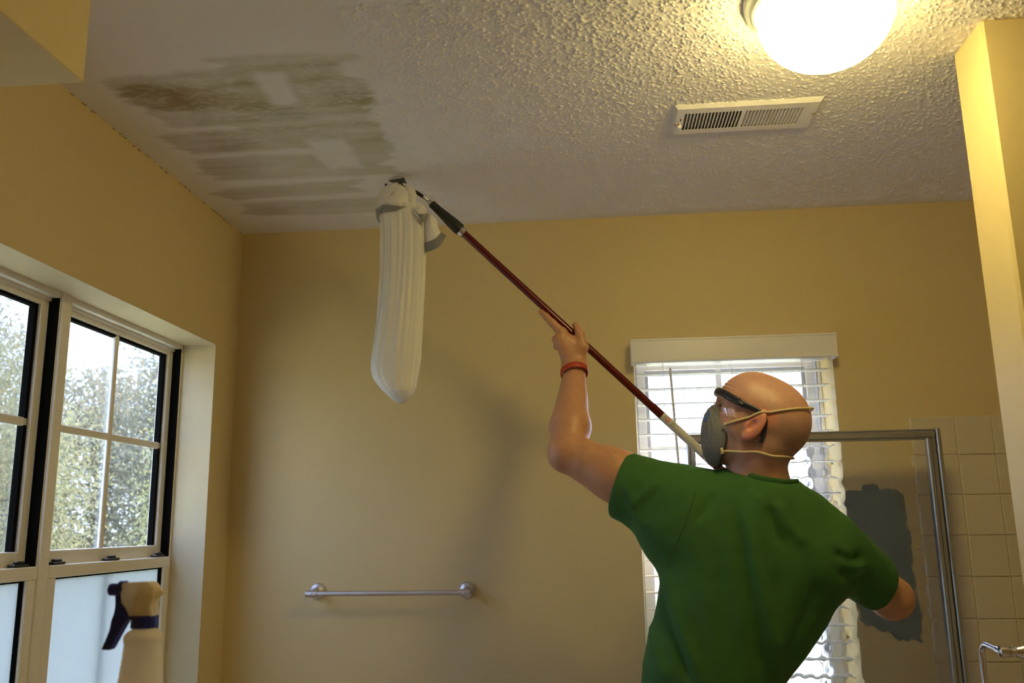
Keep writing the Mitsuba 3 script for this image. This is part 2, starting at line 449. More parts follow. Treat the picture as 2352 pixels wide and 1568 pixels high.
obj('wall_back__paint_patch', pm, mat('slate_paint', P((0.088, 0.120, 0.155), 0.6)))
lab('wall_back__paint_patch', 'slate grey test patch of wall paint seen through the shower glass')
# shower curb
struct('trim_1', rbox(0.925, 1.03, 1.846, YB - 0.009, 0, 0.12, 0.008), M_TILE, 'low white shower curb under the glass door')


# ------------------------------------------------------------------ windows
def sash_window(name, label, place, W, z0, z1, zm, gasket=M_GASKET, vinyl=None):
    vinyl = vinyl or M_VINYL
    """A single hung window of width W in its own plane: u along the wall, n into the room (n = 0 at the frame's face), z up; place(u, n, z) -> world."""
    def put(boxes, key, m, smooth=False):
        out = []
        for (u0, u1, n0, n1, a, b, r) in boxes:
            c = rbox(u0, u1, n0, n1, a, b, r) if r else box(u0, u1, n0, n1, a, b)
            v = np.array(c.vertices); c = trimesh.Trimesh(place(v[:, 0], v[:, 1], v[:, 2]), c.faces, process=False); c.fix_normals(); out.append(c)
        obj(key, cat(*out), m, smooth)
    f = 0.012
    put([(0, f, -0.075, 0, z0, z1, 0.002), (W - f, W, -0.075, 0, z0, z1, 0.002), (f, W - f, -0.075, 0, z1 - 0.016, z1, 0.002), (f, W - f, -0.085, -0.02, z1 - 0.024, z1 - 0.016, 0.001), (0, W, -0.09, 0.012, z0, z0 + 0.03, 0.003)], f'{name}__frame', vinyl)
    put([(f, f + 0.004, -0.026, -0.001, zm, z1 - 0.016, 0), (W - f - 0.004, W - f, -0.026, -0.001, zm, z1 - 0.016, 0)], f'{name}__side_track', gasket)
    # upper sash
    g, t = f + 0.004, z1 - 0.018
    a = f'{name}__upper_sash'
    put([(g, g + 0.028, -0.055, -0.026, zm - 0.004, t, 0.002), (W - g - 0.028, W - g, -0.055, -0.026, zm - 0.004, t, 0.002), (g + 0.028, W - g - 0.028, -0.055, -0.026, t - 0.02, t, 0.002), (g + 0.028, W - g - 0.028, -0.055, -0.026, zm - 0.004, zm + 0.034, 0.002)], a, vinyl)
    i0, i1 = g + 0.028, W - g - 0.028
    put([(i0, i0 + 0.012, -0.05, -0.034, zm + 0.034, t - 0.02, 0), (i1 - 0.012, i1, -0.05, -0.034, zm + 0.034, t - 0.02, 0), (i0, i1, -0.05, -0.034, t - 0.027, t - 0.02, 0)], a + '__gasket', gasket)
    um, zh = W * 0.47, zm + 0.034 + (t - zm - 0.054) * 0.51
    put([(um - 0.010, um + 0.010, -0.042, -0.033, zm + 0.034, t - 0.02, 0.002)], a + '__muntin', vinyl)
    put([(i0, i1, -0.043, -0.034, zh - 0.010, zh + 0.010, 0.002)], a + '__muntin_001', vinyl)
    sheet = lambda u0, u1, n, a_, b_: grid_mesh(np.array([[place(u0, n, a_), place(u0, n, b_)], [place(u1, n, a_), place(u1, n, b_)]], float))
    obj(a + '__pane', sheet(i0, i1, -0.045, zm + 0.034, t - 0.02), M_PANE)
    # lower sash
    b = f'{name}__lower_sash'
    zt, zb = zm, z0 + 0.03
    put([(f, f + 0.032, -0.025, 0.003, zb, zt - 0.03, 0.002), (W - f - 0.032, W - f, -0.025, 0.003, zb, zt - 0.03, 0.002), (f, W - f, -0.025, 0.005, zt - 0.03, zt, 0.002), (f, W - f, -0.025, 0.003, zb, zb + 0.035, 0.002)], b, vinyl)
    put([(f + 0.032, W - f - 0.032, -0.022, -0.004, zt - 0.034, zt - 0.0302, 0), (W - f - 0.036, W - f - 0.032, -0.022, -0.004, zb + 0.035, zt - 0.03, 0)], b + '__gasket', gasket)
    obj(b + '__frosted_pane', sheet(f + 0.03, W - f - 0.03, -0.014, zb + 0.03, zt - 0.028), M_FROST)
    put([(um - 0.011, um + 0.011, -0.047, -0.034, zb + 0.035, zt - 0.03, 0.001)], b + '__muntin', vinyl)
    # catches on the meeting rail
    for q, (u, w_) in enumerate(((f + 0.045, 0.05), (um + 0.01, 0.055), (W - f - 0.05, 0.05))):
        put([(u - w_ / 2, u + w_ / 2, -0.02, 0.001, zt, zt + 0.007, 0.002), (u - 0.012, u + 0.018, -0.016, -0.004, zt + 0.007, zt + 0.013, 0.002)], num(f'{name}__latch', q), M_BLACKMETAL)
    lab(f'{name}__latch', 'small black latch on the meeting rail')
    lab(f'{name}__lower_sash__frosted_pane', 'frosted lower pane glowing pale blue')
    lab(f'{name}__upper_sash__pane', 'clear upper pane')
    lab(f'{name}__side_track', 'black side tracks' if gasket == M_GASKET else 'grey side tracks')
    STRUCT(name, label)


XW = -1.287
leftw = lambda y0: (lambda u, n, z: np.stack(np.broadcast_arrays(XW + n, y0 + u, z), -1))
sash_window('window_1', 'white sash window cut by the left edge of the photo', leftw(1.362), 0.625, 0.70, 2.018, 1.364)
sash_window('window_2', 'white sash window behind the spray bottle, right of the pair', leftw(2.009), 0.625, 0.70, 2.018, 1.364)
sash_window('window_3', 'bright white sash window behind the open blinds', lambda u, n, z: np.stack(np.broadcast_arrays(0.14 + u, 2.95 - n, z), -1), 0.622, 0.70, 1.985, 1.372, M_GREYGASKET, M_VINYL2)
struct('trim_2', rbox(XW - 0.07, XW + 0.006, 1.978, 2.016, 0.70, 2.018, 0.002), M_VINYL, 'white mullion post between the two left windows')
struct('trim_3', cat(box(XW - 0.075, XL - 0.0005, 1.342, 2.632, 2.0155, 2.018), box(XW - 0.075, XL - 0.0005, 2.6315, 2.634, 0.70, 2.0155), box(XW - 0.075, XL - 0.0005, 1.34, 1.3425, 0.70, 2.0155), box(XW + 0.013, XL + 0.0, 1.3425, 2.6315, 0.70, 0.712)), M_REVEAL, 'pale plastered reveal around the pair of left windows')
# fibreglass insect screen outside the near window's clear sash
ws = []
for y_ in np.arange(1.385, 1.965, 0.0022):
    ws.append((y_ - 0.0002, y_ + 0.0002, 1.40, 1.98))
for z_ in np.arange(1.40, 1.98, 0.0022):
    ws.append((1.385, 1.965, z_ - 0.0002, z_ + 0.0002))
ws = np.array(ws); n = len(ws); xs_ = np.full(n, XW - 0.062)
V = np.stack([np.stack([xs_, ws[:, a], ws[:, b]], 1) for a, b in ((0, 2), (1, 2), (1, 3), (0, 3))], 1).reshape(-1, 3)
i4 = np.arange(n)[:, None] * 4
obj('window_1__insect_screen', (V, np.vstack([i4 + [0, 1, 2], i4 + [0, 2, 3]])), M_SCREEN)
lab('window_1__insect_screen', 'fine grey insect screen', kind='stuff')

# ------------------------------------------------------------------ blinds on the back window
lab('window_blind', 'white horizontal slat blind with a box valance over the back window', 'blind')
v0, v1, v2 = at(1448, 775, 2.735), at(1922, 767, 2.735), at(1448, 833, 2.735)
vz1, vz0 = (v0[2] + v1[2]) / 2, v2[2]
obj('window_blind__valance', cat(rbox(v0[0], v1[0], 2.735, 2.742, vz0, vz1, 0.002), rbox(v0[0], v0[0] + 0.008, 2.742, YB, vz0, vz1, 0.002), rbox(v1[0] - 0.008, v1[0], 2.742, YB, vz0, vz1, 0.002),
    rbox(v0[0] - 0.001, v1[0] + 0.001, 2.7335, 2.742, vz0, vz0 + 0.009, 0.002), rbox(v0[0] - 0.001, v1[0] + 0.001, 2.7335, 2.742, vz1 - 0.008, vz1, 0.002)), M_WHITE)
obj('window_blind__headrail', rbox(0.15, 0.752, 2.81, 2.87, 1.945, 1.98, 0.002), M_WHITE)
a = np.linspace(-1, 1, 7)
sec = np.stack([0.025 * a, 0.0025 * (1 - a * a)], 1)
prof = sg.Polygon(np.vstack([sec, sec[::-1] - [0, 0.0026]]))
sl = trimesh.creation.extrude_polygon(prof, 0.600, engine='earcut')
sl.apply_transform(np.array([[0, 0, 1, 0.151], [1, 0, 0, 2.845], [0, 1, 0, 0], [0, 0, 0, 1.0]])); sl.fix_normals()
sp = ply(sl, M_SLAT, 30)
zs_ = np.arange(1.912, 0.77, -0.0487)
for i, z in enumerate(zs_):
    scene[num('window_blind__slat', i)] = {**sp, 'to_world': T().translate([0, 0, float(z)])}
obj('window_blind__bottom_rail', rbox(0.151, 0.751, 2.82, 2.87, 0.738, 0.755, 0.003), M_WHITE)
for i, x in enumerate((0.235, 0.452, 0.67)):
    obj(num('window_blind__ladder_cord', i), cat(tube([[x, 2.819, 0.745], [x, 2.819, 1.95]], 0.0008, 5), tube([[x, 2.871, 0.745], [x, 2.871, 1.95]], 0.0008, 5)), M_WHITE)
w0 = at(1539, 845, 2.79)
obj('window_blind__tilt_wand', lathe([(0, 0.002), (0.01, 0.0045), (0.02, 0.004), (0.13, 0.004), (0.132, 0.005), (0.136, 0.004), (0.30, 0.004), (0.302, 0.005), (0.306, 0.004), (0.55, 0.004), (0.56, 0.006), (0.60, 0.006), (0.605, 0.002)], w0 + [0, 0, 0.0], (0.035, -0.0, -1), 10), mat('clear_plastic', P((0.72, 0.72, 0.80), 0.2)), 40)
lab('window_blind__tilt_wand', 'thin tilt wand hanging at the left')

# ------------------------------------------------------------------ ceiling lamp
LX, LY = 0.475, 1.580
lab('ceiling_light', 'lit round flush ceiling lamp with a glowing white glass dome', 'lamp')
obj('ceiling_light__base_pan', lathe([(0, 0.150), (0.012, 0.150), (0.016, 0.147), (0.020, 0.138), (0.026, 0.136), (0.030, 0.131), (0.034, 0.120)], (LX, LY, ZC), (0, 0, -1), 72), mat('lamp_metal', P((0.80, 0.76, 0.66), 0.35)), 30)
v = np.linspace(-0.16, math.pi / 2, 22)
dome = lathe([(0.045 + 0.105 * math.sin(t), 0.1265 * math.cos(t)) for t in v], (LX, LY, ZC), (0, 0, -1), 72)
obj('ceiling_light__glass_dome', dome, mat('lamp_glass', P((0.85, 0.83, 0.78), 0.3)), 40)
scene['ceiling_light__glass_dome']['emitter'] = {'type': 'area', 'radiance': {'type': 'rgb', 'value': [LAMP * c for c in LAMP_RGB]}}
lab('ceiling_light__glass_dome', 'glowing frosted glass dome')

# ------------------------------------------------------------------ air register in the ceiling
lab('ceiling_vent', 'white slotted air register screwed to the popcorn ceiling beside the lamp', 'vent')
a0, a1, b0, b1 = 0.229, 0.584, 2.010, 2.164
zf = ZC - 0.011
plate = m3.Manifold.hull_points(np.array([[x, y, z] for x, y, z in [(a0, b0, ZC - 0.003), (a1, b0, ZC - 0.003), (a0, b1, ZC - 0.003), (a1, b1, ZC - 0.003), (a0, b0, ZC), (a1, b0, ZC), (a0, b1, ZC), (a1, b1, ZC)]] +
        [[x, y, zf] for x in (a0 + 0.007, a1 - 0.007) for y in (b0 + 0.007, b1 - 0.007)]))
plate = plate - m3.Manifold.hull_points(np.array([[x, y, z] for x in (a0 + 0.008, a1 - 0.008) for y in (b0 + 0.008, b1 - 0.008) for z in (zf + 0.0015, ZC + 0.01)]))
slots = [0.2585 + 0.00835 * i for i in range(17)] + [0.4075 + 0.00835 * i for i in range(17)]
sy0, sy1 = 2.042, 2.135
cutters = []
for i, x in enumerate(slots):
    c = sg.LineString([(x, sy0 + 0.003), (x, sy1 - 0.003)]).buffer(0.0029, quad_segs=3)
    cs = m3.CrossSection([np.array(sg.polygon.orient(c).exterior.coords)[:-1]]).extrude(0.02).translate([0, 0, zf - 0.005])
    cutters.append(cs)
plate = plate - m3.Manifold.batch_boolean(cutters, m3.OpType.Add)
plate = plate - mbox(0.247, 0.2495, 2.069, 2.083, zf - 0.01, zf + 0.01)
obj('ceiling_vent__faceplate', plate, M_WHITE)
lv = []
for i, x in enumerate(slots):
    s = 1 if i < 17 else -1
    tilt = math.radians(38) * s
    b = box(-0.0006, 0.0006, sy0 - 0.002, sy1 + 0.002, 0, 0.0115)
    b.apply_transform(trimesh.transformations.rotation_matrix(tilt, (0, 1, 0)))
    b.apply_translation((x - 0.0038 * s, 0, zf + 0.0016))
    obj(num('ceiling_vent__louver', i), b, M_WHITE)
duct = mbox(VX0 - 0.001, VX1 + 0.001, VY0 - 0.001, VY1 + 0.001, ZC - 0.001, ZC + 0.12) - mbox(VX0 + 0.001, VX1 - 0.001, VY0 + 0.001, VY1 - 0.001, ZC - 0.01, ZC + 0.118)
obj('ceiling_vent__duct', duct, mat('duct_metal', P((0.10, 0.095, 0.085), 0.7)))
obj('ceiling_vent__lever', cat(rbox(0.243, 0.2515, 2.099, 2.104, zf - 0.010, zf, 0.001), rbox(0.246, 0.248, 2.088, 2.1, zf - 0.003, zf, 0.0005)), M_WHITE)
for i, (x, y) in enumerate(((0.2385, 2.098), (0.5745, 2.076))):
    obj(num('ceiling_vent__screw', i), lathe([(0, 0.0045), (0.0015, 0.0042), (0.0028, 0.002), (0.003, 0.0001)], (x, y, zf), (0, 0, -1), 14), mat('screw_metal', P((0.4, 0.34, 0.22), 0.35, metallic=0.7)) if i == 0 else 'mat_screw_metal', 40)

# ------------------------------------------------------------------ towel bar
lab('towel_bar', 'brushed nickel towel bar screwed to the bare back wall', 'towel bar')
tb0, tb1 = at(700, 1366, 2.735), at(1072, 1358, 2.735)
zb_ = (tb0[2] + tb1[2]) / 2
xa, xb = at(728, 1362, 2.79)[0], at(1073, 1355, 2.79)[0]
for i, x in enumerate((xa, xb)):
    o = (x, YB, zb_ + 0.003)
    obj(num('towel_bar__rosette', i), lathe([(0, 0.0255), (0.004, 0.0255), (0.006, 0.0235), (0.010, 0.0225), (0.013, 0.016), (0.017, 0.011), (0.052, 0.0095), (0.058, 0.0095)], o, (0, -1, 0), 40), M_NICKEL, 35)
    obj(num('towel_bar__end_socket', i), lathe([(-0.018, 0.006), (-0.018, 0.0098), (-0.002, 0.0098), (0.0, 0.0108), (0.002, 0.0098), (0.016, 0.0098), (0.018, 0.0075)], (x, 2.735, zb_), (1, 0, 0), 28), M_NICKEL, 35)
obj('towel_bar__rod', lathe([(0, 0.0078), (xb - xa, 0.0078)], (xa, 2.735, zb_), (1, 0, 0), 28), M_NICKEL, 35)

# ------------------------------------------------------------------ towel ring on the stub wall
lab('towel_ring', 'open chrome towel ring mounted on the side of the yellow stub wall', 'towel ring')
bz = 1.196
obj('towel_ring__post', lathe([(0, 0.026), (0.004, 0.026), (0.008, 0.021), (0.03, 0.0165), (0.050, 0.0095), (0.053, 0.006), (0.058, 0.005)], (0.82, 1.789, bz), (-1, 0, 0), 32), M_CHROME, 35)
obj('towel_ring__ball', lathe([(0, 0.004), (0.003, 0.009), (0.006, 0.0092), (0.008, 0.006), (0.010, 0.0098), (0.018, 0.0105), (0.024, 0.0095), (0.027, 0.004)], (0.764, 1.789, bz), (-1, 0, 0), 28), M_CHROME, 40)
X_ = 0.7455
ring = catmull([(X_, 1.786, bz), (X_, 1.806, bz + 0.0015), (X_, 1.835, bz + 0.0035), (X_, 1.862, bz + 0.004), (X_, 1.878, bz - 0.006), (X_, 1.884, bz - 0.024), (X_, 1.885, bz - 0.06), (X_, 1.882, bz - 0.10), (X_, 1.874, bz - 0.128), (X_, 1.855, bz - 0.143), (X_, 1.825, bz - 0.148), (X_, 1.775, bz - 0.148), (X_, 1.745, bz - 0.140), (X_, 1.735, bz - 0.128)], 8)
obj('towel_ring__ring', tube(ring, 0.0056, 14), M_CHROME, True)
obj('towel_ring__collar', lathe([(0, 0.0062), (0.001, 0.0078), (0.016, 0.0078), (0.018, 0.006)], (X_, 1.792, bz + 0.0008), (0, 1, 0.05), 24), M_CHROME, 40)

# ------------------------------------------------------------------ shower door
lab('shower_door', 'chrome framed shower door of rippled glass, swung open in front of the back window', 'shower door')
DX0, DX1, DY, DZ0, DZ1 = 0.274, 0.977, 2.62, 0.135, 1.692
obj('shower_door__top_rail', cat(rbox(DX0, DX1, DY - 0.013, DY + 0.013, DZ1 - 0.024, DZ1 - 0.006, 0.003), rbox(DX0, DX1, DY - 0.009, DY + 0.009, DZ1 - 0.006, DZ1, 0.002), rbox(DX0 + 0.02, DX1 - 0.02, DY - 0.006, DY + 0.006, DZ1 - 0.030, DZ1 - 0.024, 0.001)), M_ALU)
obj('shower_door__bottom_rail', rbox(DX0, DX1, DY - 0.013, DY + 0.013, DZ0, DZ0 + 0.035, 0.003), M_ALU)
obj('shower_door__stile', cat(rbox(DX0, DX0 + 0.009, DY - 0.013, DY + 0.013, DZ0 + 0.035, DZ1 - 0.024, 0.002), rbox(DX0 + 0.0092, DX0 + 0.024, DY - 0.008, DY + 0.013, DZ0 + 0.035, DZ1 - 0.024, 0.002)), M_ALU)
obj('shower_door__stile_001', cat(rbox(DX1 - 0.027, DX1 - 0.013, DY - 0.013, DY + 0.013, DZ0 + 0.035, DZ1 - 0.024, 0.003), rbox(DX1 - 0.0128, DX1, DY - 0.007, DY + 0.013, DZ0 + 0.035, DZ1 - 0.006, 0.002)), M_ALU)
obj('shower_door__hinge_post', rbox(DX1 + 0.001, DX1 + 0.014, DY - 0.015, DY + 0.018, 0.12, DZ1 + 0.002, 0.003), M_ALU)
gx, gz = np.arange(DX0 + 0.02, DX1 - 0.02, 0.004), np.arange(DZ0 + 0.03, DZ1 - 0.02, 0.004)
X, Z = np.meshgrid(gx, gz, indexing='ij')
row = np.floor(Z / 0.030)
cells = np.cos(2 * np.pi * (X / 0.034 + 0.5 * (row % 2))) * np.cos(np.pi * (Z / 0.030 % 1 - 0.5))
rip = 0.00036 * cells + 0.0009 * (meshkit.noise(np.stack([X / 0.028, Z / 0.028, 0 * X], -1), 3) - 0.5)
front = grid_mesh(np.stack([X, DY - 0.0028 + rip, Z], -1)); back = grid_mesh(np.stack([X, 0 * X + DY + 0.0022, Z], -1))
front.faces = front.faces; back.faces = back.faces[:, ::-1]
rim = []
ids = np.arange(X.size).reshape(X.shape); nb = X.size
loop = np.concatenate([ids[:, 0], ids[-1, 1:], ids[-2::-1, -1], ids[0, -2:0:-1]])
vv = np.vstack([front.vertices, back.vertices])
for i in range(len(loop)):
    p, q = loop[i], loop[(i + 1) % len(loop)]
    rim += [[p, q + nb, q], [p, p + nb, q + nb]]
glass = trimesh.Trimesh(vv, np.vstack([front.faces, back.faces + nb, rim]), process=False); glass.fix_normals()
obj('shower_door__glass', glass, M_SHOWER, 50)
lab('shower_door__glass', 'rippled clear glass')


# ------------------------------------------------------------------ the scraper on its pole, with the bag that catches the texture
PT, PL = at(1060, 531, 2.365), at(1668, 1090, 2.53)       # two points of the pole's axis
PD = (PL - PT) / np.linalg.norm(PL - PT)
plen = np.linalg.norm(PL - PT)
gtop = PT - PD * 0.118                                     # upper end of the grip
lab('extension_pole', 'dark red telescopic pole with a black grip, held up to the ceiling', 'pole')
t_lab0 = (at(1518, 955, 2.49) - PT) @ PD
t_lab1 = (at(1640, 1068, 2.52) - PT) @ PD
t_end = plen + 0.42
t_j = t_lab0 - 0.035
obj('extension_pole__tube', lathe([(0.0, 0.0105), (t_j - 0.002, 0.0108), (t_j, 0.0118), (t_end - 0.2, 0.0118)], PT, PD, 28), mat('red_pole', P((0.085, 0.003, 0.004), 0.18, specular=0.35, clearcoat=0.25, clearcoat_gloss=0.95)), 30)
obj('extension_pole__handle', lathe([(t_end - 0.2, 0.0135), (t_end - 0.19, 0.0148), (t_end - 0.01, 0.0148), (t_end, 0.012)], PT, PD, 24), 'mat_black_metal', 30)
obj('extension_pole__grip', lathe([(-0.118, 0.009), (-0.116, 0.0115), (-0.105, 0.0115), (-0.085, 0.0125), (-0.06, 0.0145), (-0.03, 0.0175), (-0.01, 0.0175), (-0.004, 0.0155)], PT, PD, 32), mat('grip_rubber', P((0.010, 0.012, 0.010), 0.45)), 40)
lab('extension_pole__grip', 'black tapered plastic grip')
obj('extension_pole__collar', lathe([(-0.004, 0.0135), (-0.003, 0.0150), (0.009, 0.0148), (0.011, 0.0128)], PT, PD, 32), M_CHROME, 35)
obj('extension_pole__threaded_tip', lathe([(-0.150, 0.0035), (-0.148, 0.0052)] + [(-0.146 + 0.002 * i, 0.0060 if i % 2 else 0.0052) for i in range(9)] + [(-0.127, 0.0072), (-0.116, 0.0078)], PT, PD, 20), M_CHROME, 30)
PTf, PDf = PT.astype(float), PD.astype(float)
_lu = np.cross(PDf, [0.0, -1.0, 0.0]); _lu /= np.linalg.norm(_lu)


def label_color(p, n, uv):
    t = sum((p[k] - float(PTf[k])) * float(PDf[k]) for k in range(3))
    s = sum((p[k] - float(PTf[k])) * float(_lu[k]) for k in range(3))
    u = t - t_lab0
    L = t_lab1 - t_lab0
    c = mi.Color3f(0.62, 0.62, 0.60)
    red = mi.Color3f(0.30, 0.02, 0.025)
    grey = mi.Color3f(0.25, 0.26, 0.30)
    rr = dr.sqrt(dr.square(u - 0.020) + dr.square(s + 0.001))
    c = dr.select((rr < 0.0075) & (rr > 0.0032), red * 1.6 + 0.2, c)
    for a, b, s0, s1 in ((0.006, 0.012, -0.006, 0.005), (0.034, 0.038, -0.007, 0.006), (0.040, 0.043, -0.007, 0.006), (0.046, 0.048, -0.006, 0.004)):
        c = dr.select((u > a) & (u < b) & (s > s0) & (s < s1), mix(c, grey, 0.55), c)
    for a in (0.044, 0.040, 0.036):
        c = dr.select((u > L - a - 0.0014) & (u < L - a), red, c)
    c = dr.select((u > L - 0.026) & (u < L - 0.022), red, c)
    c = dr.select((u > L - 0.018) & (u < L - 0.003), red, c)
    return c


obj('extension_pole__label', lathe([(t_lab0, 0.0120), (t_lab0 + 0.0005, 0.01215), (t_lab1, 0.01215), (t_lab1 + 0.0005, 0.0120)], PT, PD, 32, cap=False), mat('pole_label', P(proc(label_color), 0.45)), 30)
lab('extension_pole__label', 'white paper label with a red ring emblem and red bands')

# scraper head: a metal frame with a blade on the ceiling, screwed to the tip of the pole
lab('ceiling_scraper', 'dark metal scraper head with its blade against the stained ceiling', 'scraper')
tip = PT - PD * 0.146
B0, B1 = at(892, 403, 2.385), at(928, 411, 2.37)
B0[2] = B1[2] = ZC - 0.003
bdir = (B1 - B0) / np.linalg.norm(B1 - B0)
bn = np.cross(bdir, [0, 0, 1.0])
q0, q1 = at(908, 423, 2.36), at(932, 419, 2.35)
blade = m3.Manifold.hull_points(np.array([p_ + o for p_ in (B0, B1, q0, q1) for o in ([0, 0, 0.0006], [0, 0, -0.0006])]))
obj('ceiling_scraper__blade', blade, M_STEEL)
hub = at(925, 430, 2.345)
obj('ceiling_scraper__bracket', tube(catmull([(q0 + q1) / 2, hub, (hub + tip) / 2 + [0, 0, 0.004], tip + PD * 0.004], 6), 0.0052, 10), M_BLACKMETAL, True)
c0 = at(884, 428, 2.372)
obj('ceiling_scraper__wing', m3.Manifold.hull_points(np.array([at(884, 421, 2.372), at(883, 429, 2.372), at(903, 424, 2.366), at(884, 421, 2.366), at(883, 429, 2.366), at(903, 424, 2.362)])), M_BLACKMETAL)
obj('ceiling_scraper__wing_001', m3.Manifold.hull_points(np.array([at(922, 416, 2.372), at(934, 422, 2.372), at(932, 416, 2.372), at(922, 416, 2.366), at(934, 422, 2.366), at(932, 416, 2.366)])), M_BLACKMETAL)

# the bag
lab('collection_bag', 'long white plastic bag hanging from the scraper head, taped with grey duct tape', 'bag')
M_BAG = mat('bag_film', {'type': 'blendbsdf', 'weight': 0.22,
    'a': P((0.88, 0.86, 0.84), 0.45, specular=0.35),
    'b': {'type': 'principledthin', 'base_color': {'type': 'rgb', 'value': [0.80, 0.77, 0.70]}, 'roughness': 0.5, 'diff_trans': 1.2, 'eta': 1.4}})
M_TAPE = mat('duct_tape', P((0.20, 0.20, 0.205), 0.35, specular=0.5))
BY = 2.335
prof = [(470, 878, 962, 0.3), (490, 876, 972, .4), (520, 877, 976, .8), (560, 877, 976, 1), (600, 877, 976, 1), (650, 875, 974, 1), (690, 872, 972, 1), (740, 867, 970, .9), (790, 860, 967, .75), (828, 854, 965, .6), (850, 853, 962, .5), (868, 858, 959, .4), (890, 874, 956, .3), (908, 892, 947, .2), (920, 905, 936, .1), (926, 914, 925, 0.0)]
pr = np.array(prof)
ty = np.concatenate([np.linspace(470, 860, 90), np.linspace(862, 926, 26)])
li, ri, fo = (np.interp(ty, pr[:, 0], pr[:, i]) for i in (1, 2, 3))
th = np.linspace(0, 2 * np.pi, 161)[:-1]
rows_ = []
for y_, l, r_, q in zip(ty, li, ri, fo):
    A, B = at(l, y_, BY), at(r_, y_, BY)
    c = (A + B) / 2; hw = np.linalg.norm(B - A) / 2
    dep = min(0.040, hw) * (0.55 + 0.45 * np.clip((y_ - 560) / 200, 0, 1))
    s_ = (y_ - 470) / 456
    ph = 0.6 * np.sin(2.2 * s_ * 3)
    fold = 0.0042 * q * (np.sin(9 * th + 1.3 + 1.1 * s_) * 0.8 + 0.9 * np.sin(15 * th - 2 * s_ + 0.7) + 0.7 * np.sin(23 * th + 3.1 + 0.8 * s_)) * (0.35 + 0.65 * np.exp(-s_ * 2.0))
    fold += 0.0022 * (meshkit.fbm(np.stack([3 * np.cos(th), 3 * np.sin(th), 0 * th + s_ * 9], -1), 3, 8) - 0.5)
    # one deep crease running down the middle front
    cen = -np.pi / 2 + 0.05 - 0.12 * s_
    dth = (th - cen + np.pi) % (2 * np.pi) - np.pi
    fold -= 0.010 * np.exp(-(dth / 0.10) ** 2) * np.clip(1.15 - s_ * 1.15, 0, 1) * min(q * 1.4, 1)
    fold -= 0.006 * np.exp(-((dth + 0.42) / 0.08) ** 2) * np.clip(0.9 - s_ * 1.1, 0, 1) * min(q * 1.4, 1)
    rad = 1 + fold / max(hw, 0.01)
    rows_.append(np.stack([c[0] + hw * np.cos(th) * rad, c[1] + dep * np.sin(th) * rad, c[2] + 0 * th], -1))
rows_ = np.array(rows_)
rows_ = np.concatenate([rows_, rows_[:, :1]], 1)
bag = grid_mesh(rows_); bag.merge_vertices(); bag.fix_normals()
obj('collection_bag__sack', bag, M_BAG, True)


def cloth(rows, n=14, wave=0.002, seed=0):
    """A sheet through rows of points, each row smoothed along its length, then across."""
    a = np.array([catmull(r, n) for r in rows])
    b = np.array([catmull(a[:, i], n) for i in range(a.shape[1])])
    nn = meshkit.fbm(b * 60, 3, seed) - 0.5
    g = grid_mesh(b); vn = np.array(g.vertex_normals)
    g.vertices = g.vertices + vn * (nn.reshape(-1, 1) * wave * 2)
    return g


# the mouth of the bag folded over the head: a dome that the camera sees from below
top = [[at(866, 468, 2.34), at(885, 474, 2.318), at(910, 474, 2.312), at(932, 470, 2.318), at(944, 462, 2.33)],
       [at(866, 452, 2.348), at(886, 454, 2.318), at(908, 453, 2.310), at(930, 450, 2.316), at(941, 446, 2.332)],
       [at(876, 434, 2.36), at(892, 434, 2.335), at(910, 432, 2.325), at(926, 430, 2.332), at(934, 430, 2.345)],
       [at(886, 424, 2.372), at(900, 421, 2.362), at(912, 419, 2.357), at(922, 419, 2.36), at(928, 422, 2.366)]]
obj('collection_bag__mouth', cloth(top, 8, 0.0055, 3), M_BAG, True)
flap = [[at(921, 420, 2.355), at(938, 424, 2.345), at(952, 434, 2.338), at(958, 450, 2.335)],
        [at(928, 438, 2.335), at(940, 442, 2.326), at(950, 448, 2.324), at(956, 458, 2.328)],
        [at(938, 474, 2.325), at(944, 474, 2.318), at(951, 471, 2.318), at(957, 462, 2.325)]]
obj('collection_bag__flap', cloth(flap, 8, 0.002, 4), M_BAG, True)
side = [[at(960, 462, 2.33), at(970, 468, 2.325), at(980, 480, 2.325)],
        [at(950, 482, 2.318), at(962, 490, 2.308), at(978, 490, 2.312)],
        [at(962, 505, 2.325), at(974, 505, 2.318), at(980, 500, 2.322)]]
obj('collection_bag__flap_001', cloth(side, 8, 0.002, 5), M_BAG, True)
tail = [[at(978, 490, 2.33), at(988, 492, 2.32), at(999, 500, 2.325), at(1005, 512, 2.33)],
        [at(975, 525, 2.335), at(986, 528, 2.315), at(1000, 530, 2.315), at(1012, 535, 2.33)],
        [at(974, 560, 2.338), at(988, 557, 2.318), at(1004, 550, 2.318), at(1016, 538, 2.332)],
        [at(974, 572, 2.338), at(990, 568, 2.316), at(1008, 557, 2.316), at(1020, 540, 2.332)]]
obj('collection_bag__flap_002', cloth(tail, 8, 0.004, 6), M_BAG, True)


def ribbon(a, b, nrm_off=0.0):
    a, b = catmull(a, 10), catmull(b, 10)
    g = np.stack([a, b], 1)
    off = np.array([0, -0.0012 - nrm_off, 0])
    m = cat(grid_mesh(g + off), grid_mesh((g + off + [0, 0.0004, 0])[:, ::-1]))
    return m


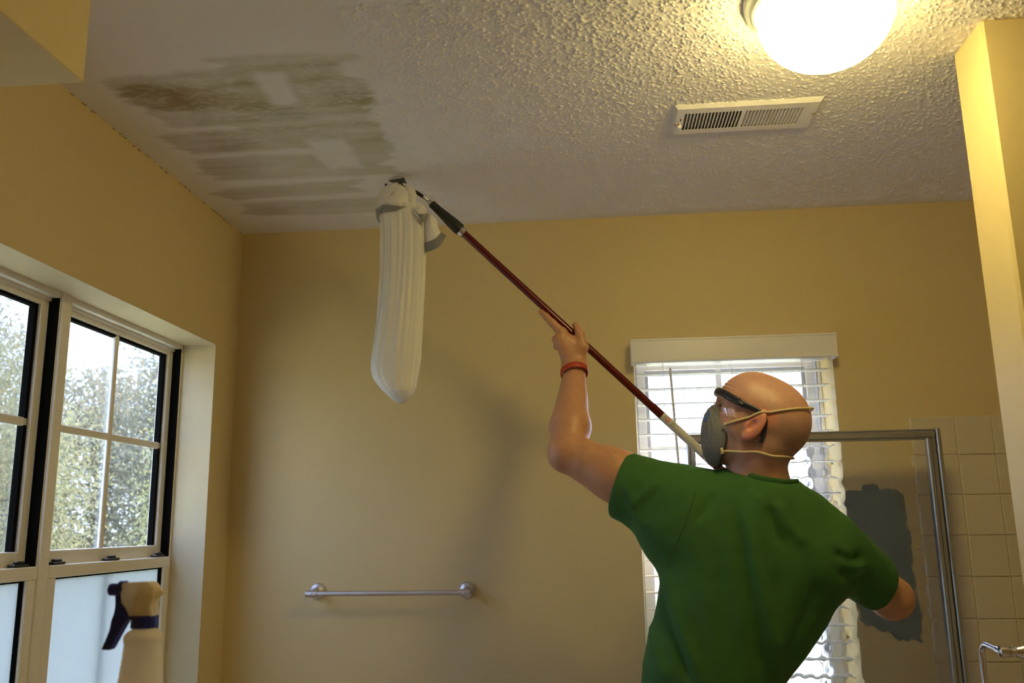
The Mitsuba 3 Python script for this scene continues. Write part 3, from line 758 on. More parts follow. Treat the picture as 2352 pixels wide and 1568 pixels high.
obj('collection_bag__duct_tape', ribbon([at(864, 480, 2.338), at(880, 471, 2.314), at(906, 472, 2.308), at(926, 474, 2.312), at(940, 472, 2.320)],
                                        [at(866, 496, 2.338), at(880, 487, 2.318), at(906, 485, 2.310), at(926, 478, 2.313), at(940, 474, 2.320)]), M_TAPE, True)
obj('collection_bag__duct_tape_001', ribbon([at(863, 480, 2.340), at(864, 494, 2.338), at(866, 505, 2.336), at(872, 514, 2.336)], [at(875, 486, 2.322), at(872, 498, 2.326), at(873, 506, 2.330), at(876, 513, 2.334)], 0.001), M_TAPE, True)
obj('collection_bag__duct_tape_002', ribbon([at(975, 557, 2.336), at(990, 553, 2.312), at(1004, 545, 2.312), at(1014, 533, 2.328)], [at(976, 580, 2.336), at(994, 575, 2.312), at(1012, 563, 2.312), at(1025, 541, 2.328)], 0.001), M_TAPE, True)
obj('collection_bag__duct_tape_003', ribbon([at(948, 476, 2.318), at(958, 490, 2.308), at(972, 492, 2.31), at(984, 490, 2.318)], [at(962, 492, 2.312), at(966, 503, 2.308), at(974, 512, 2.312), at(978, 518, 2.318)], 0.002), M_TAPE, True)
for k_ in ('', '_001', '_002', '_003'):
    lab('collection_bag__duct_tape' + k_, 'grey duct tape')

# ------------------------------------------------------------------ spray bottle on a stool in front of the left window
lab('spray_bottle', 'cream plastic spray bottle with a navy blue trigger, in front of the left window', 'spray bottle')
SY = 1.22
M_CREAM = mat('cream_plastic', {'type': 'blendbsdf', 'weight': 0.68, 'a': P((0.88, 0.80, 0.62), 0.38, specular=0.4),
    'b': {'type': 'principledthin', 'base_color': {'type': 'rgb', 'value': [0.97, 0.89, 0.72]}, 'roughness': 0.5, 'diff_trans': 1.5, 'eta': 1.4}})
M_NAVY = mat('navy_plastic', P((0.014, 0.022, 0.20), 0.4, specular=0.3))
u_ = SY / FPX                                              # metres per pixel of the photograph at this depth
bx = lambda px, py: at(px, py, SY)
ctr = bx(331, 1440); ctr_b = bx(326, 1568)
z_at = lambda py: at(331, py, SY)[2]
zb0 = 1.075
R_ = lambda hw: hw * u_
pr = [(zb0, 30.0), (zb0 + 0.003, 33.5), (z_at(1640), 50), (z_at(1600), 50), (z_at(1568), 49)]
pr = [(zb0, R_(46)), (zb0 + 0.004, R_(50))]
for zz in np.linspace(zb0 + 0.01, z_at(1500), 60):
    base = np.interp(zz, [zb0, z_at(1600), z_at(1560), z_at(1500), z_at(1478)], [52, 52, 48.5, 42.5, 41])
    pr.append((zz, R_(base - 0.7 + 0.7 * math.cos(zz / 0.0085 * 2 * math.pi))))
pr += [(z_at(1490), R_(41)), (z_at(1476), R_(40.5)), (z_at(1470), R_(42.5)), (z_at(1463), R_(43)), (z_at(1456), R_(41)), (z_at(1449), R_(34)), (z_at(1444), R_(27)), (z_at(1440), R_(25)), (z_at(1436), R_(25))]
ax_, ay_ = ctr[0], SY
obj('spray_bottle__body', lathe([(z - zb0, r) for z, r in pr], (ax_, ay_, zb0), (0, 0, 1), 48), M_CREAM, 40)
cs_ = lathe([(0, R_(28)), (0.001, R_(29.5)), (z_at(1413) - z_at(1441), R_(28.5)), (z_at(1412) - z_at(1441), R_(26))], (ax_, ay_, z_at(1441)), (0, 0, 1), 72)
vv = np.array(cs_.vertices); rr_ = np.hypot(vv[:, 0] - ax_, vv[:, 1] - ay_); an = np.arctan2(vv[:, 1] - ay_, vv[:, 0] - ax_)
k_ = 1 + np.where(rr_ > R_(27), 0.012 * np.sign(np.sin(36 * an)), 0); vv[:, 0] = ax_ + (vv[:, 0] - ax_) * k_; vv[:, 1] = ay_ + (vv[:, 1] - ay_) * k_; cs_.vertices = vv
obj('spray_bottle__cap', cs_, M_NAVY, 30)
lab('spray_bottle__cap', 'navy blue screw collar')


def outline(pts, half, r=0.004, y=SY):
    """A rounded plate with the outline given in pixels at depth y."""
    P3 = np.array([at(px, py, y) for px, py in pts])
    pg = sg.Polygon(P3[:, [0, 2]]).buffer(0.0008).buffer(-0.0008)
    lay = []
    for t_, ins in ((-1, r), (-1 + 0.3 * r / half, 0.45 * r), (-1 + r / half, 0), (1 - r / half, 0), (1 - 0.3 * r / half, 0.45 * r), (1, r)):
        lay.append((y + t_ * half, pg.buffer(-ins)))
    ms = []
    for (ya, ga), (yb, gb) in zip(lay[:-1], lay[1:]):
        g = ga if ga.area < gb.area else gb
        g2 = ga if ga.area >= gb.area else gb
        if g2.is_empty or g2.geom_type != 'Polygon':
            continue
        m = trimesh.creation.extrude_polygon(g2, max(yb - ya, 1e-4), engine='earcut')
        m.apply_transform(np.array([[1, 0, 0, 0], [0, 0, 1, ya], [0, 1, 0, 0], [0, 0, 0, 1.0]])); m.fix_normals(); ms.append(m3.Manifold(m3.Mesh(np.asarray(m.vertices, np.float32), np.asarray(m.faces, np.uint32))))
    return m3.Manifold.batch_boolean(ms, m3.OpType.Add)


head = [(290, 1341), (293, 1337), (318, 1336), (345, 1335), (351, 1337), (358, 1344), (362, 1350), (363, 1360), (361, 1372), (356, 1388), (358, 1413), (306, 1413), (303, 1406), (300, 1398), (289, 1382), (287, 1360)]
obj('spray_bottle__sprayer_head', outline(head, 0.0125, 0.004), M_CREAM, 35)
obj('spray_bottle__sprayer_neck', lathe([(0, R_(26)), (0.012, R_(25)), (0.030, R_(21)), (0.040, R_(14))], (at(333, 1412, SY)[0], SY, z_at(1413)), (0, 0, 1), 40), M_CREAM, 40)
nz = at(364, 1361, SY)
obj('spray_bottle__spout', lathe([(-0.004, 0.0085), (0, 0.0080), (0.004, 0.0048), (0.0072, 0.0022), (0.0118, 0.0015), (0.012, 0.0005)], nz, (1, 0, 0.02), 20), M_CREAM, 35)
nb_ = at(292, 1353, SY)
obj('spray_bottle__nozzle', lathe([(0, 0.0105), (0.002, 0.0118), (0.010, 0.0118), (0.0115, 0.0100), (0.0125, 0.0088), (0.024, 0.0085), (0.0255, 0.007)], nb_ + [0, 0, 0], (-1, 0, 0), 32), M_NAVY, 35)
lab('spray_bottle__nozzle', 'navy blue round nozzle')
trig = [(271, 1367), (288, 1367), (289, 1378), (296, 1386), (303, 1391), (306, 1400), (305, 1410), (303, 1420), (295, 1424), (290, 1432), (280, 1450), (268, 1472), (257, 1491), (239, 1490), (248, 1470), (258, 1445), (262, 1424), (268, 1408), (271, 1392)]
obj('spray_bottle__trigger', outline(trig, 0.0085, 0.003), M_NAVY, 35)
lab('spray_bottle__trigger', 'navy blue squeeze trigger')
# the stool that carries it, below the frame
lab('step_stool', 'tall grey step stool standing under the spray bottle', 'stool')
sx0, sx1, sy0_, sy1_ = ax_ - 0.17, ax_ + 0.17, SY - 0.13, SY + 0.13
M_STOOL = mat('stool_paint', P((0.45, 0.45, 0.43), 0.4))
obj('step_stool__top', rbox(sx0, sx1, sy0_, sy1_, zb0 - 0.03, zb0, 0.004), M_STOOL)
q = 0
for sx in (-1, 1):
    for sy in (-1, 1):
        a_, b_ = np.array([ax_ + sx * 0.14, SY + sy * 0.10, zb0 - 0.03]), np.array([ax_ + sx * 0.20, SY + sy * 0.24, 0.0])
        obj(num('step_stool__leg', q), cat(tube([a_, b_], 0.014, 8)), M_STOOL); q += 1
for i, z in enumerate((0.28, 0.55, 0.82)):
    t_ = 1 - z / (zb0 - 0.03); w_ = 0.14 + 0.06 * t_; yy_ = SY - (0.10 + 0.14 * t_)
    obj(num('step_stool__step', i), rbox(ax_ - w_, ax_ + w_, yy_ - 0.03, yy_ + 0.04, z - 0.012, z + 0.012, 0.003), M_STOOL)

# ------------------------------------------------------------------ the person: one skin, clothes as parts
lab('person', 'bald man in a green t-shirt seen from behind, one arm raised on the red pole', 'person')
CY = 1.97
PS = 1.10                                                  # the figure is laid out at 1/1.1 of its distance and size, then enlarged from the camera's place
PT_, PD_ = CAM + (PT - CAM) / PS, PD
_plain_obj = obj


def obj(key, mesh, m, smooth=False, **k):
    mesh = mesh.copy()
    mesh.vertices = CAM + (np.array(mesh.vertices) - CAM) * PS
    return _plain_obj(key, mesh, m, smooth, **k)


ZF = CAM[2] - CAM[2] / PS                                  # the floor's height in that layout
HC = at(1744, 990, CY)                                     # middle of the head between the ears
hp, hy = math.radians(30), math.radians(12)
HF = np.array([-math.cos(hp) * math.cos(hy), math.cos(hp) * math.sin(hy), math.sin(hp)])
HU = np.array([math.sin(hp) * math.cos(hy), -math.sin(hp) * math.sin(hy), math.cos(hp)])
HL = np.cross(HU, HF)
HR = np.array([HF, HL, HU])
H = lambda a, b, c: HC + HF * a + HL * b + HU * c


def head_local(p):
    return (np.asarray(p) - HC) @ HR.T


SL, SR_ = at(1545, 1150, 2.02), at(1905, 1262, 1.985)     # shoulder joints
ELB = at(1303, 1038, 2.07)
WRI = at(1321, 842, 2.205)
ERI = at(2046, 1372, 2.10)
pole_at = lambda t: PT_ + PD * t
tp = lambda P: (np.asarray(P) - PT_) @ PD
NB = at(1742, 1120, 1.985)                                 # base of the neck
PEL = at(1632, 1690, 1.99)

GX = axis(-0.20, 0.80, [(-0.16, 0.08), (0.20, 0.52)], 0.0026, 0.006)
GY = axis(1.72, 2.38, [(1.82, 2.32)], 0.0027, 0.006)
GZ = axis(0.02, 2.02, [(1.42, 2.0)], 0.0026, 0.008)
B = Field(GX, GY, GZ)
# head
B.add(ell(H(0.010, 0, 0.036), (0.098, 0.077, 0.086), HR), 0.01)
B.add(ell(H(-0.024, 0, 0.026), (0.068, 0.069, 0.076), HR), 0.03)
B.add(ell(H(0.050, 0, 0.045), (0.056, 0.064, 0.062), HR), 0.03)
for s in (1, -1):
    B.add(cone(H(0.032, s * 0.026, -0.025), H(0.058, s * 0.010, -0.078), 0.046, 0.024), 0.025)
for s in (1, -1):
    B.add(cone(H(0.004, s * 0.048, -0.054), H(0.056, s * 0.016, -0.080), 0.017, 0.016), 0.025)     # jaw
    B.add(cone(H(0.048, s * 0.050, -0.008), H(0.066, s * 0.036, -0.018), 0.016, 0.014), 0.025)    # cheekbone
    B.add(cone(H(0.090, s * 0.012, 0.031), H(0.078, s * 0.046, 0.033), 0.012, 0.010), 0.02)       # brow
    B.cut(ell(H(0.100, s * 0.030, 0.010), (0.014, 0.017, 0.013), HR), 0.012)                       # eye socket
    B.add(ell(H(0.082, s * 0.031, 0.010), (0.012, 0.013, 0.012), HR), 0.003)
B.add(cone(H(0.090, 0, 0.022), H(0.107, 0, -0.018), 0.008, 0.011), 0.015)                         # nose
for s in (1, -1):
    B.add(ell(H(0.096, s * 0.012, -0.022), (0.010, 0.009, 0.008), HR), 0.008)
B.add(ell(H(0.084, 0, -0.045), (0.012, 0.024, 0.006), HR), 0.008)
B.add(ell(H(0.081, 0, -0.056), (0.012, 0.022, 0.007), HR), 0.008)
B.cut(ell(H(0.096, 0, -0.0500), (0.008, 0.024, 0.0018), HR), 0.004)
B.add(ell(H(0.066, 0, -0.082), (0.018, 0.020, 0.016), HR), 0.02)                                  # chin
# ears
for s in (1, -1):
    ER = np.array([HF * 0.96 - HU * 0.28, HL * s, HU * 0.96 + HF * 0.28])
    tilt = ER.copy(); tilt[1] = HL * s * 0.90 + HF * 0.43; tilt[0] = HF * 0.90 - HL * s * 0.43
    B.add(ell(H(0.006, s * 0.0815, 0.002), (0.0185, 0.0076, 0.0325), tilt), 0.006)
    B.add(ell(H(0.014, s * 0.0785, -0.024), (0.010, 0.006, 0.012), tilt), 0.006)
    EC = H(0.006, s * 0.0815, 0.002)
    B.cut(ell(EC + tilt[0] * 0.006 + tilt[1] * 0.0085 - tilt[2] * 0.004, (0.0085, 0.0085, 0.0135), tilt), 0.003)
    B.cut(ell(EC - tilt[0] * 0.0075 + tilt[1] * 0.0088 + tilt[2] * 0.009, (0.0036, 0.0052, 0.017), tilt), 0.003)
    B.add(ell(H(0.023, s * 0.0735, -0.004), (0.005, 0.006, 0.008), HR), 0.006)
# neck
B.add(cone(NB + [0.004, 0.0, -0.03], H(-0.020, 0, -0.040), 0.059, 0.054), 0.03)
B.add(cone(NB + [-0.010, 0.04, -0.02], H(0.002, 0, -0.064), 0.046, 0.037), 0.014)
for s, S in ((1, SL), (-1, SR_)):
    B.add(cone(H(-0.035, s * 0.045, -0.03), NB + (S - NB) * 0.35 + [0, -0.01, 0.0], 0.018, 0.026), 0.03)
B.cut(cone(H(-0.02, 0.062, -0.095), H(0.03, 0.050, -0.115), 0.004), 0.008)
# trunk under the shirt
B.add(cone(SL + [0.03, 0, -0.02], SR_ + [-0.03, 0, -0.02], 0.055, 0.055), 0.03)
B.add(cone(NB - [0, -0.02, 0.08], PEL + [0.0, 0, 0.10], 0.070, 0.080), 0.04)
B.add(ell(at(1715, 1320, 2.0), (0.14, 0.085, 0.14)), 0.04)
B.add(cone(PEL + [-0.05, 0, -0.02], PEL + [0.05, 0, -0.02], 0.080), 0.04)
# legs
for s in (-1, 1):
    hip, knee, ank = PEL + [s * 0.09, 0, -0.04], np.array([PEL[0] + s * 0.115, 2.0, ZF + 0.46]), np.array([PEL[0] + s * 0.13, 1.98, ZF + 0.085])
    B.add(cone(hip, knee, 0.085, 0.055), 0.03); B.add(cone(knee, ank, 0.054, 0.036), 0.02)
    B.add(cone(knee + [0, -0.03, -0.12], knee + [0, -0.02, -0.2], 0.04, 0.035), 0.03)
    B.add(cone(ank - [0, 0.03, 0.045], ank + [s * 0.02, 0.13, -0.055], 0.03, 0.024), 0.02)
# left arm, raised
d1 = (ELB - SL) / np.linalg.norm(ELB - SL)
B.add(cone(SL, SL + (ELB - SL) * 0.55, 0.062, 0.056), 0.03)
B.add(cone(SL + (ELB - SL) * 0.5, ELB, 0.056, 0.040), 0.02)
B.add(cone(SL + (ELB - SL) * 0.45 + [0, 0.0, -0.012], SL + (ELB - SL) * 0.80 + [0, 0, -0.005], 0.048, 0.040), 0.03)
B.add(ell(ELB + [-0.010, -0.010, -0.012], (0.030, 0.030, 0.032)), 0.02)
f1 = ELB + (WRI - ELB) * 0.28
B.add(cone(ELB, f1 + [0.004, 0, 0], 0.041, 0.046), 0.02)
B.add(cone(f1, WRI, 0.046, 0.0255), 0.02)
B.add(cone(f1 + [0.000, 0.01, 0], ELB + (WRI - ELB) * 0.6 + [0.003, 0.008, 0], 0.036, 0.028), 0.02)
B.add(cone(WRI - [0.009, 0, 0.004], WRI + [0.009, 0, -0.004], 0.0235, 0.0235), 0.012)
# left hand on the pole: back of the hand to the camera, index along the pole, thumb over it, three fingers round it
hd = lambda px, py, off: at(px, py, pole_at(tp(at(px, py, 2.227)))[1] + off)


def chain(F, pts, rs, k=0.004, k0=0.008):
    for i in range(len(pts) - 1):
        F.add(cone(pts[i], pts[i + 1], rs[i], rs[i + 1]), k0 if i == 0 else k)


mc = [hd(1291, 764, -0.020), hd(1287, 779, -0.024), hd(1291, 794, -0.022), hd(1300, 808, -0.016)]
wr_ = [hd(1322, 830, -0.012), hd(1316, 832, -0.014), hd(1312, 835, -0.013), hd(1310, 838, -0.010)]
for i in range(4):
    B.add(cone(wr_[i], mc[i], 0.0165, 0.0125 - 0.0008 * i), 0.014)
B.add(cone(WRI, hd(1318, 826, -0.012), 0.0245, 0.021), 0.016)
B.add(cone(hd(1316, 800, -0.016), hd(1308, 780, -0.016), 0.015, 0.012), 0.016)
chain(B, [mc[0], hd(1268, 741, -0.018), hd(1254, 726, -0.012), hd(1243, 716, -0.006)], [0.0125, 0.0100, 0.0086, 0.0070])
chain(B, [mc[1], hd(1277, 779, -0.006), hd(1283, 771, 0.020), hd(1300, 762, 0.030)], [0.0118, 0.0098, 0.0088, 0.0078])
chain(B, [mc[2], hd(1280, 795, -0.004), hd(1288, 786, 0.021), hd(1310, 776, 0.030)], [0.0112, 0.0094, 0.0085, 0.0076])
chain(B, [mc[3], hd(1291, 810, -0.002), hd(1302, 802, 0.018), hd(1322, 794, 0.028)], [0.0100, 0.0084, 0.0076, 0.0068])
chain(B, [hd(1326, 826, -0.012), hd(1338, 796, -0.024), hd(1332, 768, -0.022), hd(1322, 747, -0.006)], [0.019, 0.0145, 0.0112, 0.0088], 0.006, 0.014)
B.add(cone(hd(1334, 800, -0.020), hd(1312, 784, -0.018), 0.013, 0.011), 0.012)
# right arm, bent in front of the chest
B.add(cone(SR_, ERI, 0.055, 0.042), 0.03)
B.add(ell(ERI + [0.008, -0.006, -0.006], (0.034, 0.034, 0.034)), 0.02)
tr = tp(at(1815, 1228, 2.33)); GR = pole_at(tr)
WRR = GR + np.array([0.075, -0.03, -0.040])
g1 = ERI + (WRR - ERI) * 0.3
B.add(cone(ERI, g1, 0.044, 0.044), 0.02); B.add(cone(g1, WRR, 0.044, 0.025), 0.02)
pal = np.cross(PD, [0.0, 0.0, 1.0]); pal /= np.linalg.norm(pal)
e1 = np.array([0, -1.0, 0]); e1 = e1 - PD * (e1 @ PD); e1 /= np.linalg.norm(e1); e2 = np.cross(PD, e1)
if e2[0] < 0: e2 = -e2
for i in range(4):                                         # four fingers wrapped round the pole, thumb below
    c = GR + PD * (0.030 - 0.021 * i)
    ring_ = lambda deg, r: c + r * (math.cos(math.radians(deg)) * e2 + math.sin(math.radians(deg)) * e1)
    B.add(cone(WRR + PD * (0.012 - 0.008 * i), ring_(20, 0.032), 0.017, 0.012), 0.012)
    chain(B, [ring_(20, 0.032), ring_(95, 0.026), ring_(165, 0.023), ring_(235, 0.021)], [0.0118, 0.0100, 0.0090, 0.0078])
chain(B, [WRR, GR - PD * 0.045 + e2 * 0.030, GR - PD * 0.050 - e1 * 0.022 + e2 * 0.004, GR - PD * 0.040 - e1 * 0.020 - e2 * 0.014], [0.020, 0.014, 0.0112, 0.009], 0.005)
skin = B.mesh()
taubin(skin, 3)
V = np.array(skin.vertices)
q = head_local(V)
wr = np.clip((q[:, 0] - 0.062) / 0.02, 0, 1) * np.clip((q[:, 2] - 0.044) / 0.008, 0, 1) * np.clip((0.074 - q[:, 2]) / 0.01, 0, 1) * np.clip((0.062 - np.abs(q[:, 1])) / 0.02, 0, 1) * (np.linalg.norm(q, axis=1) < 0.16)
skin.vertices = V + np.array(skin.vertex_normals) * (0.0011 * wr * np.sin(q[:, 2] * 2 * np.pi / 0.0085 + 8 * q[:, 1]))[:, None]
V = np.array(skin.vertices)
col = np.tile([0.47, 0.235, 0.135], (len(V), 1))
isarm = 1 - np.clip((0.30 - np.linalg.norm(V - HC, axis=1)) / 0.06, 0, 1)
hcol = np.array([0.49, 0.265, 0.215])
col = col * isarm[:, None] + hcol * (1 - isarm)[:, None]
n3 = meshkit.fbm(V * 26, 3, 3)[:, None] - 0.5
n4 = meshkit.fbm(V * 120, 2, 5)[:, None] - 0.5
col = col * (1 + 0.30 * n3 + 0.18 * n4)
head_ = np.clip((0.155 - np.linalg.norm(q - [0.01, 0, 0.0], axis=1)) / 0.02, 0, 1)
stub = np.clip((0.062 - q[:, 0]) / 0.03, 0, 1) * np.clip((0.072 - q[:, 2] - 0.30 * np.maximum(q[:, 0], 0)) / 0.05, 0, 1) * np.clip((q[:, 2] + 0.05) / 0.02, 0, 1)
stub = np.maximum(stub * (q[:, 0] < 0.07), 0.9 * np.clip((-0.022 - q[:, 2] + 0.1 * q[:, 0]) / 0.02, 0, 1) * np.clip((q[:, 0] - 0.012) / 0.02, 0, 1))
stub = np.maximum(stub, 0.8 * np.clip((q[:, 0] - 0.012) / 0.012, 0, 1) * np.clip((0.042 - q[:, 0]) / 0.012, 0, 1) * np.clip((0.03 - q[:, 2]) / 0.02, 0, 1))
earz = np.clip((np.abs(q[:, 1]) - 0.0755) / 0.004, 0, 1) * np.clip((0.05 - np.abs(q[:, 2])) / 0.01, 0, 1)
stub = (stub * head_ * (1 - earz))[:, None]
col = col * (1 - 0.42 * stub) + np.array([0.16, 0.12, 0.10]) * 0.30 * stub
col = col * (1 + (earz * head_)[:, None] * np.array([0.18, -0.15, -0.2]))
obj('person__body', skin, mat('skin', P({'type': 'mesh_attribute', 'name': 'vertex_color'}, 0.45, specular=0.45, sheen=0.25)), True, color=np.clip(col, 0.01, 0.9))
lab('person__body', 'bare skin of the shaved head, neck and arms')

# ---- shirt
FX = axis(-0.02, 0.78, [], 0.0045, 0.0045); FY = axis(1.74, 2.24, [], 0.0045, 0.0045); FZ = axis(0.86, 1.66, [], 0.0045, 0.0045)
S = Field(FX, FY, FZ)
CH = at(1722, 1300, 1.995)
WA = at(1628, 1560, 1.99)
S.add(ell(CH, (0.188, 0.122, 0.21)), 0.02)
S.add(cone(SL + [0.025, 0.0, -0.012], NB + [-0.01, 0.0, -0.045], 0.064, 0.068), 0.03)
S.add(cone(SR_ + [-0.025, 0.0, -0.012], NB + [0.01, 0.0, -0.045], 0.074, 0.085), 0.04)
S.add(ell(at(1590, 1215, 2.0), (0.085, 0.095, 0.10)), 0.04)
S.add(ell(at(1862, 1290, 1.98), (0.080, 0.095, 0.085)), 0.035)
S.add(ell(at(1674, 1430, 1.99), (0.156, 0.118, 0.16)), 0.04)
S.add(ell(WA, (0.139, 0.120, 0.15)), 0.04)
S.add(ell(WA + [-0.002, 0, -0.14], (0.172, 0.138, 0.15)), 0.05)
# trapezius slopes and collar
S.add(cone(NB + [-0.005, 0.01, -0.028], NB + (SR_ - NB) * 0.62 + [0, -0.005, 0.012], 0.062, 0.060), 0.03)
S.add(cone(NB + [-0.015, 0.01, -0.030], NB + (SL - NB) * 0.55 + [0, 0.0, -0.012], 0.058, 0.054), 0.03)
SE = at(1424, 1110, 2.045)
dl = (SE - SL) / np.linalg.norm(SE - SL)
S.add(cone(SL, SE - dl * 0.0, 0.082, 0.074), 0.05)
S.add(cone(SL + (SE - SL) * 0.35 + [0, 0, -0.02], SE + [0.01, 0, -0.012], 0.066, 0.062), 0.03)
S.add(ell(at(1525, 1225, 2.01), (0.05, 0.07, 0.06)), 0.05)
SE2 = at(2016, 1348, 2.06)
dr_ = (SE2 - SR_) / np.linalg.norm(SE2 - SR_)
S.add(cone(SR_ + [0, 0, 0.004], SE2 + [0, 0, 0.006], 0.074, 0.061), 0.035)
S.add(ell(at(1880, 1315, 2.0), (0.045, 0.07, 0.045)), 0.04)
# cut the sleeves, the neck and the hem, hollow them
big = np.array([0.16, 0.2, 0.2])
S.cut(slab(SE, -dl, lo=SE - dl * 0.0 - [0.14, 0.14, 0.14], hi=SE + [0.03, 0.14, 0.14]) if False else (lambda p, c=SE, n=dl: -sum((p[k] - c[k]) * n[k] for k in range(3)) + 0 * p[0] * p[1] * p[2], SE - [0.14, 0.14, 0.14], SE + [0.04, 0.14, 0.14]), 0.006)
nr = (dr_ + np.array([0.25, 0, 0.12])); nr /= np.linalg.norm(nr)
S.cut((lambda p, c=SE2, n=nr: -sum((p[k] - c[k]) * n[k] for k in range(3)) + 0 * p[0] * p[1] * p[2], SE2 - [0.05, 0.14, 0.14], SE2 + [0.14, 0.14, 0.14]), 0.006)
S.cut(cone(SL + (SE - SL) * 0.55, SE + dl * 0.05, 0.058, 0.066), 0.006)
S.cut(cone(SR_ + (SE2 - SR_) * 0.55, SE2 + dr_ * 0.05, 0.046, 0.050), 0.004)
nk = np.array([0.30, -0.30, 0.90]); nk /= np.linalg.norm(nk)
NC = at(1752, 1112, 1.985)
S.cut(cone(NC - nk * 0.012, NC + nk * 0.16, 0.066, 0.066), 0.006)
S.cut((lambda p: p[2] - 0.93 + 0 * p[0] * p[1], np.array([-0.1, 1.7, 0.7]), np.array([0.8, 2.3, 0.95])), 0.004)
shirt = S.mesh()
taubin(shirt, 5)
V = np.array(shirt.vertices); N = np.array(shirt.vertex_normals)
# creases of the cloth, as ridges and valleys along lines on the back (x, z) and a fine crumple
def pix(px, py): return at(px, py, 1.90)
creases = [([(1705, 1150), (1722, 1240), (1740, 1330), (1765, 1440), (1800, 1560)], 0.016, 0.0055), ([(1690, 1160), (1700, 1260), (1712, 1350), (1735, 1470), (1752, 1568)], 0.014, -0.0065), ([(1530, 1300), (1545, 1380), (1575, 1470), (1610, 1568)], 0.012, 0.006),
           ([(1518, 1330), (1528, 1400), (1552, 1480), (1585, 1568)], 0.012, -0.007), ([(1500, 1430), (1512, 1500), (1535, 1568)], 0.010, 0.005), ([(1515, 1400), (1522, 1480), (1530, 1530)], 0.012, -0.004), ([(1780, 1150), (1800, 1200), (1850, 1250)], 0.014, 0.006),
           ([(1760, 1160), (1772, 1210), (1790, 1250)], 0.012, -0.006), ([(1730, 1120), (1748, 1180), (1760, 1260), (1772, 1340)], 0.014, 0.005), ([(1600, 1200), (1625, 1160), (1640, 1130)], 0.010, -0.004), ([(1440, 1170), (1475, 1140), (1520, 1100)], 0.010, 0.003), ([(1445, 1110), (1470, 1190), (1490, 1215)], 0.010, 0.004), ([(1925, 1250), (1965, 1300), (2005, 1300)], 0.012, 0.005), ([(1915, 1265), (1950, 1285), (1985, 1280)], 0.010, -0.006),
           ([(1920, 1310), (1965, 1335), (2010, 1330)], 0.012, -0.004), ([(1645, 1300), (1665, 1420), (1700, 1568)], 0.022, -0.004), ([(1820, 1300), (1800, 1400), (1780, 1500)], 0.022, 0.003), ([(1880, 1330), (1850, 1420), (1800, 1540)], 0.014, -0.004)]
disp = np.zeros(len(V))
for line, wd, amp in creases:
    c = np.array([pix(*p) for p in line])[:, [0, 2]]
    p2 = V[:, [0, 2]]; best = np.full(len(V), 9.0); tt = np.zeros(len(V))
    for i in range(len(c) - 1):
        e = c[i + 1] - c[i]; h = np.clip(((p2 - c[i]) @ e) / (e @ e), 0, 1)
        dd = np.linalg.norm(p2 - c[i] - h[:, None] * e, axis=1)
        tt = np.where(dd < best, (i + h) / (len(c) - 1), tt); best = np.minimum(best, dd)
    disp += 1.5 * amp * np.exp(-(best / wd) ** 2) * np.clip(np.minimum(tt, 1 - tt) * 5 + 0.25, 0, 1) * np.clip((2.02 - V[:, 1]) / 0.05, 0, 1)
disp += 0.010 * (meshkit.fbm(V * np.array([14, 14, 6]), 3, 4) - 0.5) + 0.0030 * (meshkit.fbm(V * np.array([45, 45, 22]), 2, 6) - 0.5)
shirt.vertices = V + N * disp[:, None]
M_SHIRT = mat('green_cotton', P(proc(lambda p, n, uv: mix((0.036, 0.106, 0.030), (0.046, 0.130, 0.040), fbm(p.x * 40, p.y * 40, p.z * 40, 2))), 0.85, specular=0.15, sheen=0.5))
obj('person__shirt', shirt, M_SHIRT, True)
lab('person__shirt', 'plain green cotton t-shirt')
# collar band, sleeve hems and the left sleeve's seam
def ring_on(mesh, c, n, r, m=72, back=0.012):
    """Points of the mesh's surface around an opening at c with axis n."""
    d, a, b = basis(n)
    th_ = np.arange(m) * 2 * np.pi / m
    return [c + r * (math.cos(t) * a + math.sin(t) * b) for t in th_]
cb = np.array(ring_on(shirt, NC, nk, 0.0685))
from scipy.spatial import cKDTree
kd = cKDTree(shirt.vertices)
cb2 = []
for p in cb:
    best = None
    for s_ in np.linspace(-0.09, 0.10, 60):
        x = p + nk * s_; dd = kd.query(x)[0]
        if best is None or dd < best[0]:
            best = (dd, x)
    cb2.append(best[1])
cb2 = np.array(cb2)
for _ in range(6):
    cb2 = (np.roll(cb2, 1, 0) + cb2 * 2 + np.roll(cb2, -1, 0)) / 4
obj('person__shirt__collar', tube(cb2 + nk * 0.002, 0.0085, 10, closed=True, scale=(1.0, 0.35), up=nk), M_SHIRT, True)
seam = [at(1602, 1108, 1.905), at(1590, 1140, 1.895), at(1572, 1185, 1.885), at(1556, 1225, 1.89), at(1545, 1262, 1.90)]
seam = catmull(seam, 8)
seam = np.array([shirt.vertices[kd.query(p)[1]] for p in seam])
for _ in range(8):
    seam[1:-1] = (seam[:-2] + seam[1:-1] * 2 + seam[2:]) / 4
obj('person__shirt__seam', tube(seam, 0.0010, 6), mat('dark_thread', P((0.022, 0.05, 0.014), 0.9)), True)

